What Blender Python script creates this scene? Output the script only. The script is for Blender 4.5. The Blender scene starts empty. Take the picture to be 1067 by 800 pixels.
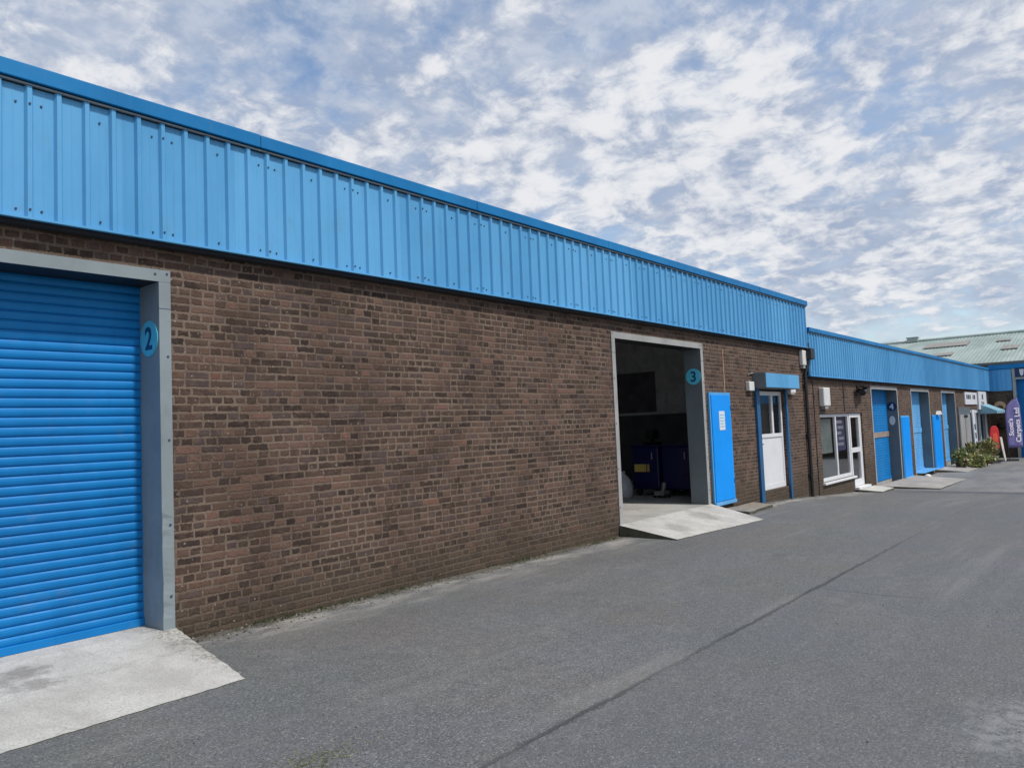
import bpy, math, random
from mathutils import Vector, Matrix
random.seed(7)
SC = bpy.context.scene
COL = SC.collection
R = math.radians
PI = math.pi

# ------------------------------------------------------------------ helpers
def srgb(r, g, b):
    f = lambda c: ((c/255+.055)/1.055)**2.4 if c > 10 else c/255/12.92
    return (f(r), f(g), f(b))

class NT:
    """small wrapper for building node trees"""
    def __init__(s, tree): s.t = tree
    def node(s, kind, **kw):
        n = s.t.nodes.new(kind)
        for k, v in kw.items(): setattr(n, k, v)
        return n
    def put(s, sock, v):
        if v is None: return
        if isinstance(v, bpy.types.NodeSocket): s.t.links.new(v, sock)
        elif isinstance(v, (tuple, list)) and len(v) == 3 and sock.type == 'RGBA': sock.default_value = (*v, 1)
        else: sock.default_value = v
    def m(s, op, a, b=None, c=None, clamp=False):
        n = s.node('ShaderNodeMath', operation=op, use_clamp=clamp)
        s.put(n.inputs[0], a); s.put(n.inputs[1], b); s.put(n.inputs[2], c)
        return n.outputs[0]
    def comb(s, x, y, z=0.0):
        n = s.node('ShaderNodeCombineXYZ')
        for i, v in enumerate((x, y, z)): s.put(n.inputs[i], v)
        return n.outputs[0]
    def sep(s, v):
        n = s.node('ShaderNodeSeparateXYZ'); s.put(n.inputs[0], v); return n.outputs
    def noise(s, vec, scale, detail=3.0, rough=.5, dist=0.0, color=False, dims='3D'):
        n = s.node('ShaderNodeTexNoise', noise_dimensions=dims); s.put(n.inputs['Vector'], vec)
        n.inputs['Scale'].default_value = scale; n.inputs['Detail'].default_value = detail
        n.inputs['Roughness'].default_value = rough; n.inputs['Distortion'].default_value = dist
        return n.outputs['Color' if color else 'Fac']
    def white(s, vec):
        n = s.node('ShaderNodeTexWhiteNoise', noise_dimensions='3D'); s.put(n.inputs['Vector'], vec); return n.outputs['Value']
    def voro(s, vec, scale, feature='F1', out='Distance', rnd=1.0, dims='3D', smooth=None):
        n = s.node('ShaderNodeTexVoronoi', feature=feature, voronoi_dimensions=dims); s.put(n.inputs['Vector'], vec)
        if smooth is not None: n.inputs['Smoothness'].default_value = smooth
        s.put(n.inputs['Vector'], vec)
        n.inputs['Scale'].default_value = scale; n.inputs['Randomness'].default_value = rnd
        return n.outputs[out]
    def ss(s, v, lo, hi, a=0.0, b=1.0):
        n = s.node('ShaderNodeMapRange', interpolation_type='SMOOTHSTEP')
        s.put(n.inputs[0], v); s.put(n.inputs[1], lo); s.put(n.inputs[2], hi); s.put(n.inputs[3], a); s.put(n.inputs[4], b)
        return n.outputs[0]
    def mix(s, f, a, b, blend='MIX'):
        n = s.node('ShaderNodeMix', data_type='RGBA', blend_type=blend)
        s.put(n.inputs[0], f); s.put(n.inputs[6], a); s.put(n.inputs[7], b); return n.outputs[2]
    def ramp(s, f, stops, interp='LINEAR'):
        n = s.node('ShaderNodeValToRGB'); s.put(n.inputs[0], f); cr = n.color_ramp; cr.interpolation = interp
        while len(cr.elements) < len(stops): cr.elements.new(.5)
        for e, (p, c) in zip(cr.elements, stops): e.position = p; e.color = (*c, 1)
        return n.outputs[0]
    def pos(s): return s.node('ShaderNodeNewGeometry').outputs['Position']
    def vscale(s, v, xyz):
        n = s.node('ShaderNodeVectorMath', operation='MULTIPLY'); s.put(n.inputs[0], v); n.inputs[1].default_value = xyz; return n.outputs[0]
    def vadd(s, a, b):
        n = s.node('ShaderNodeVectorMath', operation='ADD'); s.put(n.inputs[0], a); s.put(n.inputs[1], b); return n.outputs[0]
    def bump(s, h, dist, strength=1.0, normal=None):
        n = s.node('ShaderNodeBump'); s.put(n.inputs['Height'], h)
        n.inputs['Distance'].default_value = dist; n.inputs['Strength'].default_value = strength
        if normal: s.put(n.inputs['Normal'], normal)
        return n.outputs[0]

def material(name):
    mt = bpy.data.materials.new(name); mt.use_nodes = True
    nt = NT(mt.node_tree); b = mt.node_tree.nodes['Principled BSDF']
    return mt, nt, b

def simple(name, col, rough=.5, metal=0.0, vary=.12, scale=3.0, dirt=None, dirt_amt=.3, bump=0.0, bscale=40, spec=.5):
    mt, n, b = material(name)
    p = n.pos()
    f = n.noise(p, scale, 5, .6)
    c = n.mix(n.ss(f, .3, .7), tuple(x*(1-vary) for x in col), tuple(min(1, x*(1+vary)) for x in col))
    if dirt:
        g = n.noise(n.vscale(p, (1, 1, .35)), scale*2.3, 7, .68)
        c = n.mix(n.m('MULTIPLY', n.ss(g, .5, .72), dirt_amt), c, dirt)
    n.put(b.inputs['Base Color'], c)
    n.put(b.inputs['Roughness'], n.m('ADD', rough-.08, n.m('MULTIPLY', n.noise(p, scale*5, 4), .16)))
    b.inputs['Metallic'].default_value = metal
    b.inputs['Specular IOR Level'].default_value = spec
    if bump: n.put(b.inputs['Normal'], n.bump(n.noise(p, bscale, 4), bump))
    return mt

class MB:
    """collects shapes in world coordinates, builds ONE mesh object"""
    def __init__(s): s.v = []; s.f = []; s.m = []; s.sm = []
    def add(s, vs, fs, mi=0, smooth=False):
        o = len(s.v); s.v += [tuple(v) for v in vs]
        for f in fs: s.f.append(tuple(i+o for i in f)); s.m.append(mi); s.sm.append(smooth)
        return s
    def box(s, x0, x1, y0, y1, z0, z1, mi=0):
        vs = [(x, y, z) for z in (z0, z1) for y in (y0, y1) for x in (x0, x1)]
        return s.add(vs, [(0,2,3,1), (4,5,7,6), (0,1,5,4), (2,6,7,3), (0,4,6,2), (1,3,7,5)], mi)
    def obox(s, c, ax, ay, az, mi=0):
        c, ax, ay, az = map(Vector, (c, ax, ay, az))
        vs = [c+ax*i+ay*j+az*k for k in (-1, 1) for j in (-1, 1) for i in (-1, 1)]
        return s.add(vs, [(0,2,3,1), (4,5,7,6), (0,1,5,4), (2,6,7,3), (0,4,6,2), (1,3,7,5)], mi)
    def tube(s, pts, r, n=10, mi=0, r1=None):
        pts = [Vector(p) for p in pts]; rings = []
        for i, p in enumerate(pts):
            d = (pts[min(i+1, len(pts)-1)]-pts[max(i-1, 0)]).normalized()
            a = Vector((0, 0, 1)) if abs(d.z) < .9 else Vector((1, 0, 0))
            u = d.cross(a).normalized(); w = d.cross(u)
            rr = r if r1 is None else r+(r1-r)*i/(len(pts)-1)
            rings.append([p+(u*math.cos(2*PI*k/n)+w*math.sin(2*PI*k/n))*rr for k in range(n)])
        vs = [v for q in rings for v in q]; fs = []
        for i in range(len(pts)-1):
            for k in range(n): fs.append((i*n+k, i*n+(k+1) % n, (i+1)*n+(k+1) % n, (i+1)*n+k))
        s.add(vs, fs, mi, True)
        m0 = (len(pts)-1)*n
        return s.add(vs, [tuple(range(n))[::-1], tuple(range(m0, m0+n))], mi)
    def lathe(s, c, prof, n=20, mi=0):
        vs = []; fs = []
        for (r, z) in prof:
            for k in range(n): vs.append((c[0]+r*math.cos(2*PI*k/n), c[1]+r*math.sin(2*PI*k/n), c[2]+z))
        for i in range(len(prof)-1):
            for k in range(n): fs.append((i*n+k, i*n+(k+1) % n, (i+1)*n+(k+1) % n, (i+1)*n+k))
        s.add(vs, fs, mi, True)
        return s.add(vs, [tuple(range((len(prof)-1)*n, len(prof)*n)), tuple(range(n))[::-1]], mi)
    def strip(s, prof, fn0, fn1, mi=0, smooth=False):
        """sheet swept between two curves: fn0/fn1 turn a profile point into a 3D point"""
        vs = [fn0(p) for p in prof]+[fn1(p) for p in prof]; n = len(prof)
        return s.add(vs, [(i, i+1, n+i+1, n+i) for i in range(n-1)], mi, smooth)
    def prism(s, poly, d, mi=0):
        """closed polygon of 3D points pushed by vector d"""
        n = len(poly); d = Vector(d); vs = [Vector(p) for p in poly]+[Vector(p)+d for p in poly]
        return s.add(vs, [tuple(range(n))[::-1], tuple(range(n, 2*n))]+[(i, (i+1) % n, n+(i+1) % n, n+i) for i in range(n)], mi)
    def build(s, name, mats, parent=None, bevel=0.0):
        me = bpy.data.meshes.new(name); me.from_pydata(s.v, [], s.f)
        for m in (mats if isinstance(mats, (list, tuple)) else [mats]): me.materials.append(m)
        for p, mi, sm in zip(me.polygons, s.m, s.sm): p.material_index = mi; p.use_smooth = sm
        import bmesh
        bm = bmesh.new(); bm.from_mesh(me); bmesh.ops.recalc_face_normals(bm, faces=bm.faces); bm.to_mesh(me); bm.free()
        o = bpy.data.objects.new(name, me); COL.objects.link(o)
        if bevel:
            b = o.modifiers.new('bevel', 'BEVEL'); b.width = bevel; b.segments = 2; b.limit_method = 'ANGLE'
        if parent is not None:
            o.parent = parent; o.matrix_parent_inverse = world_of(parent).inverted()
        return o

def world_of(o):
    m = Matrix.LocRotScale(o.location, o.rotation_euler, o.scale)
    return world_of(o.parent) @ o.matrix_parent_inverse @ m if o.parent else m
def tag(o, label=None, cat=None, group=None, kind=None):
    if label: o['label'] = label
    if cat: o['category'] = cat
    if group: o['group'] = group
    if kind: o['kind'] = kind
    return o
def thing(name, label, cat, loc, group=None):
    o = bpy.data.objects.new(name, None); o.location = loc; o.empty_display_size = .2; COL.objects.link(o)
    return tag(o, label, cat, group)
def text_mesh(name, txt, size, frame, mat, parent=None, depth=.002, bold=0.0, align='CENTER'):
    """flat lettering; frame = 4x4 matrix whose x runs along the text, y up it, z out of the sign"""
    cu = bpy.data.curves.new(name, 'FONT'); cu.body = txt; cu.size = size; cu.extrude = depth; cu.offset = bold
    cu.align_x = align; cu.align_y = 'CENTER'
    tmp = bpy.data.objects.new('tmp', cu); COL.objects.link(tmp)
    dg = bpy.context.evaluated_depsgraph_get(); dg.update()
    me = bpy.data.meshes.new_from_object(tmp.evaluated_get(dg))
    bpy.data.objects.remove(tmp); bpy.data.curves.remove(cu)
    me.transform(frame); me.name = name
    me.materials.clear(); me.materials.append(mat)
    o = bpy.data.objects.new(name, me); COL.objects.link(o)
    if parent is not None:
        o.parent = parent; o.matrix_parent_inverse = world_of(parent).inverted()
    return o
def frame_of(o, x, y):
    x = Vector(x).normalized(); y = Vector(y).normalized(); z = x.cross(y)
    return Matrix(((x.x, y.x, z.x, o[0]), (x.y, y.y, z.y, o[1]), (x.z, y.z, z.z, o[2]), (0, 0, 0, 1)))

GZ = [(-400, .10), (0, .03), (3.5, .01), (10, -.04), (16, -.10), (18, -.18), (20, -.32), (22.7, -.46), (25, -.54), (30, -.61), (38, -.68), (47, -.84), (60, -.9), (900, -.9)]
def gz(x):
    for (a, za), (b, zb) in zip(GZ, GZ[1:]):
        if x <= b: return za+(zb-za)*(x-a)/(b-a)
    return GZ[-1][1]

# ------------------------------------------------------------------ materials
def brick_material(name, tint=1.0):
    mt, n, b = material(name)
    p = n.pos(); x, y, z = n.sep(p)
    u = n.m('ADD', x, y)
    wob = n.m('MULTIPLY', n.m('SUBTRACT', n.noise(p, .9, 1), .5), .02)
    v = n.m('DIVIDE', n.m('ADD', n.m('ADD', z, 50.0), wob), .0715)
    row = n.m('FLOOR', v); fv = n.m('FRACT', v)
    wn = n.white(n.comb(row, 3.3, 7.1))
    q = n.m('DIVIDE', n.m('FLOOR', n.m('MULTIPLY', wn, 4.0)), 4.0)
    uu = n.m('ADD', n.m('DIVIDE', n.m('ADD', u, 60.0), .225), n.m('ADD', q, n.m('MULTIPLY', wn, .12)))
    idx = n.m('FLOOR', uu); fu = n.m('FRACT', uu)
    hdr = n.m('LESS_THAN', n.white(n.comb(idx, row, 1.7)), n.ss(n.white(n.comb(row, 9.1, 2.2)), .2, .8, .15, .8))
    fu2 = n.m('FRACT', n.m('MULTIPLY', fu, 2.0))
    sub = n.m('MULTIPLY', n.m('FLOOR', n.m('MULTIPLY', fu, 2.0)), hdr)
    fx = n.m('ADD', n.m('MULTIPLY', hdr, fu2), n.m('MULTIPLY', n.m('SUBTRACT', 1.0, hdr), fu))
    w = n.m('SUBTRACT', .225, n.m('MULTIPLY', hdr, .1125))
    du = n.m('MULTIPLY', n.m('MINIMUM', fx, n.m('SUBTRACT', 1.0, fx)), w)
    dv = n.m('MULTIPLY', n.m('MINIMUM', fv, n.m('SUBTRACT', 1.0, fv)), .0715)
    ragn = n.noise(p, 30, 3, .75)
    rag = n.m('MULTIPLY', n.m('SUBTRACT', ragn, .5), .05)
    d = n.m('ADD', n.m('MINIMUM', du, dv), rag)
    bid = n.comb(n.m('ADD', n.m('MULTIPLY', idx, 2.0), sub), row, .5)
    r1 = n.white(bid)
    worn = n.m('MULTIPLY', n.white(n.vadd(bid, (1.3, 4.7, 6.1))), .007)
    face = n.ss(n.m('SUBTRACT', d, worn), .002, .0115)
    r2 = n.white(n.vadd(bid, (17.3, 5.1, 9.7)))
    region = n.noise(p, .55, 4, .6)
    r1b = n.m('ADD', r1, n.m('MULTIPLY', n.m('SUBTRACT', region, .5), .38), clamp=True)
    T = lambda r, g, bl: tuple(c*tint for c in srgb(r, g, bl))
    col = n.ramp(r1b, [(0, T(52, 41, 37)), (.14, T(64, 51, 45)), (.32, T(76, 61, 54)), (.54, T(88, 70, 61)),
                       (.76, T(99, 78, 67)), (.90, T(109, 85, 72)), (.97, T(116, 90, 79)), (1, T(123, 93, 81))])
    odd = n.m('GREATER_THAN', r2, .9955)
    col = n.mix(n.m('MULTIPLY', odd, .42), col, T(158, 98, 82))
    purp = n.m('MULTIPLY', n.m('LESS_THAN', r2, .14), .6)
    col = n.mix(purp, col, T(90, 78, 78))
    mott = n.noise(p, 60, 3, .7)
    col = n.mix(n.ss(mott, .33, .62), n.mix(.5, col, T(56, 46, 43)), col)
    patch = n.noise(p, 1.1, 5, .65)
    mort = n.mix(n.ss(patch, .34, .62), T(106, 91, 80), T(142, 125, 110))
    mort = n.mix(n.ss(ragn, .35, .65), n.mix(.45, mort, T(80, 68, 61)), mort)
    c = n.mix(face, mort, col)
    # weathering: smears of mortar over the faces, soot streaks, green damp low down, a few lime spots
    smear = n.ss(n.m('ADD', n.m('MULTIPLY', n.noise(n.vscale(p, (1, 1, 1.6)), 9, 4, .72), .75), n.m('MULTIPLY', patch, .25)), .44, .64)
    c = n.mix(n.m('MULTIPLY', smear, .45), c, T(112, 93, 80))
    soot = n.ss(n.noise(n.vscale(p, (1, 1, .5)), 1.6, 4, .7), .55, .75)
    c = n.mix(n.m('MULTIPLY', soot, .22), c, T(72, 62, 58))
    dot = n.m('LESS_THAN', n.white(n.vadd(bid, (3.3, 8.1, 2.7))), .10)
    c = n.mix(n.m('MULTIPLY', n.m('MULTIPLY', dot, face), .5), c, T(52, 44, 42))
    low = n.ss(n.m('ADD', z, n.m('MULTIPLY', n.noise(p, 2.2, 4, .65), -.8)), -.5, .22, 1.0, 0.0)
    c = n.mix(n.m('MULTIPLY', low, .70), c, n.mix(n.ss(mott, .4, .6), T(60, 55, 45), T(88, 80, 67)))
    lime = n.m('GREATER_THAN', n.noise(p, 34, 0, .3), .80)
    c = n.mix(n.m('MULTIPLY', lime, .5), c, (.4, .38, .34))
    n.put(b.inputs['Base Color'], c)
    b.inputs['Roughness'].default_value = .9; b.inputs['Specular IOR Level'].default_value = .25
    h = n.m('ADD', face, n.m('MULTIPLY', r2, .3))
    n.put(b.inputs['Normal'], n.bump(h, .006))
    return mt
BRICK = brick_material('brown_brick', .90)

def asphalt_material():
    mt, n, b = material('worn_asphalt')
    p = n.pos(); x, y, z = n.sep(p)
    flat = n.comb(x, y, 0.0)
    grain = n.noise(flat, 85, 2, .85)
    stones = n.voro(flat, 105, 'F1', 'Color', dims='2D')
    sv = n.sep(stones)[0]
    blot = n.noise(flat, .45, 6, .62)
    streak = n.noise(n.vscale(flat, (.16, 1.3, 1)), 1.1, 6, .62, .3)
    mid = n.noise(flat, 4.5, 5, .6)
    base = n.mix(n.ss(n.m('ADD', n.m('MULTIPLY', blot, .6), n.m('MULTIPLY', streak, .4)), .36, .64), srgb(103, 104, 105), srgb(131, 131, 130))
    base = n.mix(n.ss(mid, .36, .60, .55, 0.0), base, srgb(84, 85, 86))
    tone = n.noise(flat, .8, 4, .65, 0, True); tr, tg, tb = n.sep(tone)
    base = n.mix(n.ss(tr, .46, .60, 0.0, .55), base, srgb(116, 109, 101))
    base = n.mix(n.ss(tg, .46, .60, 0.0, .55), base, srgb(92, 101, 96))
    base = n.mix(n.ss(tb, .46, .60, 0.0, .42), base, srgb(106, 109, 118))
    mot = n.noise(flat, 14, 4, .75)
    base = n.mix(n.ss(mot, .40, .60, .5, 0.0), base, srgb(78, 79, 81))
    # aggregate showing through the binder
    base = n.mix(n.ss(sv, .0, 1.0, 0.0, .40), base, srgb(70, 71, 74))
    base = n.mix(n.m('MULTIPLY', n.m('GREATER_THAN', sv, .90), .36), base, srgb(176, 174, 170))
    base = n.mix(n.ss(grain, .42, .68, 0.0, .5), base, srgb(148, 147, 145))
    base = n.mix(n.ss(n.noise(flat, 48, 2, .8), .52, .38, 0.0, .55), base, srgb(66, 67, 69))
    chips = n.m('GREATER_THAN', n.noise(flat, 42, 0, .3), .86)
    base = n.mix(n.m('MULTIPLY', chips, .6), base, srgb(200, 198, 192))
    # long joint between two laid strips
    wy = n.m('ADD', y, n.m('MULTIPLY', n.m('SUBTRACT', n.noise(n.comb(x, 0.0, 0.0), 1.4, 5, .65), .5), .09))
    side = n.ss(wy, 2.58, 2.66)
    base = n.mix(n.m('MULTIPLY', n.m('SUBTRACT', 1.0, side), .22), base, srgb(92, 95, 102))
    dj = n.m('ABSOLUTE', n.m('SUBTRACT', wy, 2.62))
    jn = n.noise(flat, 9, 5, .7)
    joint = n.m('MULTIPLY', n.ss(dj, .006, n.m('ADD', .024, n.m('MULTIPLY', n.ss(jn, .45, .8), .09)), 1.0, 0.0), n.ss(n.noise(n.comb(x, 3.0, 0.0), .8, 3), .28, .46, .25, .95))
    joint = n.m('MULTIPLY', joint, n.ss(x, 9.0, 13.0, 1.0, .25))
    joint = n.m('MULTIPLY', joint, n.ss(x, 1.0, 2.5))
    base = n.mix(n.m('MULTIPLY', joint, .68), base, srgb(56, 56, 57))
    # cross joint branching off it
    cj = n.m('ABSOLUTE', n.m('SUBTRACT', n.m('ADD', x, n.m('MULTIPLY', n.noise(flat, 2.2, 4, .6), .14)), 7.83))
    cross = n.m('MULTIPLY', n.ss(cj, .004, .03, 1.0, 0.0), n.m('MULTIPLY', n.ss(y, 2.60, 2.5), n.ss(y, 1.5, 1.9)))
    base = n.mix(n.m('MULTIPLY', cross, .5), base, srgb(62, 62, 63))
    # fine cracks here and there
    cv = n.voro(n.vadd(flat, n.vscale(n.noise(flat, 1.3, 5, .6, 0, True), (.9, .9, 0))), .55, 'DISTANCE_TO_EDGE')
    crk = n.m('MULTIPLY', n.ss(cv, .002, .009, 1.0, 0.0), n.ss(n.noise(flat, .38, 3), .57, .66))
    base = n.mix(n.m('MULTIPLY', crk, .0), base, srgb(58, 58, 58))
    # mossy hollow near the camera
    mx = n.m('SUBTRACT', x, 2.42); my = n.m('SUBTRACT', y, 3.36)
    md = n.m('SQRT', n.m('ADD', n.m('MULTIPLY', n.m('MULTIPLY', mx, mx), 7.0), n.m('MULTIPLY', n.m('MULTIPLY', my, my), 20.0)))
    moss = n.m('MULTIPLY', n.ss(md, .15, .75, 1.0, 0.0), n.ss(n.noise(flat, 22, 5, .75), .45, .6))
    base = n.mix(n.m('MULTIPLY', moss, .85), base, srgb(74, 76, 52))
    # pale cement dust along the foot of the wall, silt and moss right against it
    wl = n.m('ADD', y, n.m('MULTIPLY', n.m('SUBTRACT', n.noise(n.vscale(flat, (.7, 2, 1)), 1.5, 6, .7), .5), 1.3))
    dust = n.m('MULTIPLY', n.ss(wl, 5.5, 6.1), n.ss(n.noise(n.vscale(flat, (.6, 1.5, 1)), 1.7, 6, .7), .38, .62))
    base = n.mix(n.m('MULTIPLY', dust, .75), base, srgb(164, 161, 154))
    tyre = n.m('MULTIPLY', n.ss(n.noise(n.vscale(flat, (.07, 1, 1)), 2.1, 4, .6), .52, .66), n.ss(n.noise(flat, .5, 3), .4, .62))
    base = n.mix(n.m('MULTIPLY', tyre, .22), base, srgb(150, 149, 146))
    silt = n.ss(n.m('ADD', y, n.m('MULTIPLY', n.m('SUBTRACT', n.noise(flat, 5, 6, .7), .5), .4)), 6.08, 6.22)
    silt = n.m('MULTIPLY', silt, n.ss(x, 19, 17))
    base = n.mix(n.m('MULTIPLY', silt, .8), base, n.mix(n.ss(n.noise(flat, 16, 4, .7), .4, .6), srgb(64, 60, 48), srgb(92, 88, 76)))
    # lighter, older surfacing beyond the step in level; pale worn patch close by
    far = n.ss(n.m('ADD', x, n.m('MULTIPLY', n.noise(flat, .8, 3), .5)), 23.9, 24.15)
    base = n.mix(n.m('MULTIPLY', far, n.ss(n.noise(n.vscale(flat, (.3, 1, 1)), 1.2, 5, .7), .35, .65, .1, .6)), base, srgb(140, 139, 138))
    edge = n.m('MULTIPLY', n.ss(n.m('ABSOLUTE', n.m('SUBTRACT', n.m('ADD', x, n.m('MULTIPLY', n.noise(flat, .8, 3), .5)), 23.4)), .2, .75, 1.0, 0.0), n.ss(y, 6.0, 4.6))
    base = n.mix(n.m('MULTIPLY', edge, .6), base, srgb(78, 80, 85))
    px_ = n.m('SUBTRACT', x, 4.75); py_ = n.m('SUBTRACT', y, .62)
    pdn = n.noise(flat, 13, 5, .75)
    pd = n.m('ADD', n.m('SQRT', n.m('ADD', n.m('MULTIPLY', px_, px_), n.m('MULTIPLY', n.m('MULTIPLY', py_, py_), 3.0))), n.m('MULTIPLY', n.m('SUBTRACT', n.noise(flat, 3, 6, .7), .5), .9))
    base = n.mix(n.m('MULTIPLY', n.m('MULTIPLY', n.ss(pd, .2, .62, 1.0, 0.0), n.ss(pdn, .38, .6)), .5), base, srgb(150, 150, 150))
    oil = n.ss(n.noise(flat, .9, 5, .65), .64, .74)
    base = n.mix(n.m('MULTIPLY', oil, .3), base, srgb(74, 75, 78))
    n.put(b.inputs['Base Color'], base)
    n.put(b.inputs['Roughness'], n.ss(blot, .3, .7, .78, .92)); b.inputs['Specular IOR Level'].default_value = .3
    h = n.m('ADD', n.m('MULTIPLY', sv, .5), n.m('ADD', grain, n.m('MULTIPLY', joint, -2.0)))
    n.put(b.inputs['Normal'], n.bump(h, .005, .8))
    return mt
ASPH = asphalt_material()

def concrete_material(name, lo, hi, stain, spots=()):
    mt, n, b = material(name)
    p = n.pos()
    x, y, z = n.sep(p)
    c = n.mix(n.ss(n.noise(p, 1.6, 7, .68), .3, .7), lo, hi)
    c = n.mix(n.ss(n.noise(p, 75, 3, .8), .40, .66, 0.0, .5), c, tuple(k*.62 for k in lo))
    c = n.mix(n.m('MULTIPLY', n.ss(n.noise(p, 55, 2, .6), .58, .68), .4), c, tuple(k*.45 for k in lo))
    # dark worn stain streaks running across the drive direction
    s = n.noise(n.vscale(p, (1.6, .5, 1)), 1.5, 6, .65, .4)
    c = n.mix(n.m('MULTIPLY', n.ss(s, .5, .7), .5), c, stain)
    cr = n.voro(n.vadd(p, n.vscale(n.noise(p, 2, 4, .6, 0, True), (.5, .5, 0))), .6, 'DISTANCE_TO_EDGE')
    c = n.mix(n.m('MULTIPLY', n.ss(cr, .001, .006, 1.0, 0.0), n.ss(n.noise(p, 1.1, 3), .45, .65, 0.0, .28)), c, tuple(k*.4 for k in lo))
    c = n.mix(n.m('MULTIPLY', n.ss(n.noise(p, 11, 6, .8), .56, .7), .35), c, tuple(k*.5 for k in lo))
    c = n.mix(n.m('MULTIPLY', n.ss(n.noise(n.vadd(p, (4.15, 1.3, 0)), .95, 5, .7), .60, .70), .55), c, tuple(k*.42 for k in lo))
    if spots:
        wn = n.noise(p, 7, 6, .75)
        for (sx, sy, sr, amt) in spots:
            ax = n.m('SUBTRACT', x, sx); ay = n.m('SUBTRACT', y, sy)
            dd = n.m('ADD', n.m('SQRT', n.m('ADD', n.m('MULTIPLY', ax, ax), n.m('MULTIPLY', ay, ay))), n.m('MULTIPLY', n.m('SUBTRACT', wn, .5), sr*2.2))
            c = n.mix(n.ss(dd, sr*.4, sr, amt, 0.0), c, srgb(112, 108, 104))
        rim = n.m('MULTIPLY', n.ss(n.m('ADD', x, n.m('MULTIPLY', wn, .5)), 3.12, 3.32), n.ss(n.noise(p, 26, 4, .8), .44, .56))
        c = n.mix(n.m('MULTIPLY', rim, n.ss(x, 4.0, 3.5, 0.0, .6)), c, srgb(96, 90, 74))
    n.put(b.inputs['Base Color'], c); b.inputs['Roughness'].default_value = .9; b.inputs['Specular IOR Level'].default_value = .3
    n.put(b.inputs['Normal'], n.bump(n.noise(p, 120, 4, .7), .004))
    return mt
CONC = concrete_material('pale_concrete', srgb(178, 176, 170), srgb(208, 206, 201), srgb(136, 133, 126), ((2.0, 6.12, .20, .62), (1.98, 5.80, .15, .55), (10.9, 5.7, .3, .35), (12.2, 5.9, .35, .4)))
CONC2 = concrete_material('apron_concrete', srgb(150, 146, 140), srgb(184, 178, 170), srgb(110, 106, 102))
FLOOR = concrete_material('floor_concrete', srgb(166, 164, 158), srgb(190, 188, 182), srgb(120, 117, 110))
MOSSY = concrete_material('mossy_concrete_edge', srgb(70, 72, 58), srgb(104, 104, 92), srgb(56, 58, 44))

def cladding_material(name, col, faded, laps=.3):
    mt, n, b = material(name)
    p = n.pos(); x, y, z = n.sep(p)
    panel = n.white(n.comb(n.m('FLOOR', n.m('DIVIDE', n.m('ADD', n.m('ADD', x, y), 50.03), 1.0)), 2.0, 4.0))
    f = n.m('ADD', n.m('MULTIPLY', n.noise(n.vscale(p, (1, 1, .35)), 1.4, 5, .6), 1.0-laps), n.m('MULTIPLY', panel, laps))
    c = n.mix(n.ss(f, .3, .7), tuple(k*.92 for k in col), faded)
    drip = n.ss(n.noise(n.vscale(p, (9, 9, .6)), 1.8, 5, .65), .58, .78)
    c = n.mix(n.m('MULTIPLY', drip, .34), c, tuple(k*.55 for k in col))
    grime = n.ss(n.noise(p, 3.3, 6, .72), .56, .74)
    c = n.mix(n.m('MULTIPLY', grime, .22), c, (.16, .22, .27))
    n.put(b.inputs['Base Color'], c)
    n.put(b.inputs['Roughness'], n.ss(n.noise(p, 6, 4), .3, .7, .42, .6)); b.inputs['Specular IOR Level'].default_value = .25
    n.put(b.inputs['Normal'], n.bump(n.noise(n.vscale(p, (1, 1, .4)), 2.6, 3), .012))
    return mt
CLAD = cladding_material('sky_blue_sheeting', (.088, .335, .62), (.118, .385, .67))
CAP = cladding_material('deep_blue_flashing', (.003, .16, .41), (.007, .195, .47), .1)
SHUT = cladding_material('bright_blue_shutter_paint', (.003, .165, .46), (.006, .20, .53), 0.0)
SHUTF = cladding_material('faded_blue_shutter_paint', (.10, .36, .70), (.16, .44, .78), 0.0)
BOXB = simple('vivid_blue_gloss', (.001, .30, .92), .4, vary=.05, scale=2, dirt=(.03, .2, .5), dirt_amt=.15, spec=.25)
RAIL = simple('dark_blue_rail', (.012, .10, .24), .5, dirt=(.1, .12, .14))
DARKGAP = simple('black_shadow_closure', (.012, .014, .02), .9)  # black that paints the shadow lines under fascia and cap
SCREW = simple('dark_screw', (.03, .05, .09), .5)
GREY = simple('grey_steel_paint', srgb(130, 141, 145), .45, vary=.08, scale=2.2, dirt=srgb(104, 108, 110), dirt_amt=.4, bump=.003, bscale=5)
GREY2 = simple('weathered_grey_steel', srgb(156, 156, 154), .5, vary=.1, scale=2.2, dirt=srgb(112, 108, 102), dirt_amt=.45)
GREYD = simple('dark_and_shaded_grey_steel', srgb(96, 106, 111), .5, vary=.1, scale=2, dirt=srgb(84, 84, 84), dirt_amt=.35)  # real dark grey, and the painted shade of reveals and box ends
UPVC = simple('white_plastic', (.74, .75, .77), .35, vary=.03, dirt=(.5, .49, .46), dirt_amt=.25)
WHITE = simple('aged_white_plastic', (.66, .66, .64), .5, vary=.06, dirt=(.4, .38, .34), dirt_amt=.35)
BLACK = simple('black_plastic', (.012, .012, .014), .45)
RUBBER = simple('black_rubber', (.02, .02, .022), .7)
DISC = simple('pale_blue_disc', srgb(88, 192, 222), .4, vary=.05)
NAVY = simple('navy_paint', (.006, .03, .10), .45)
DNAVY = simple('dark_navy_machine_paint', (.006, .009, .075), .4, vary=.1)
NUMB = simple('dark_blue_lettering', (.008, .06, .16), .5)
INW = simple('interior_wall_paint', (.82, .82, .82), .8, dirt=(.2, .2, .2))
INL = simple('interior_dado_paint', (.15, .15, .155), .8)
INB = simple('charcoal_board', (.17, .155, .18), .8, vary=.2, bump=.004, bscale=30)
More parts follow.
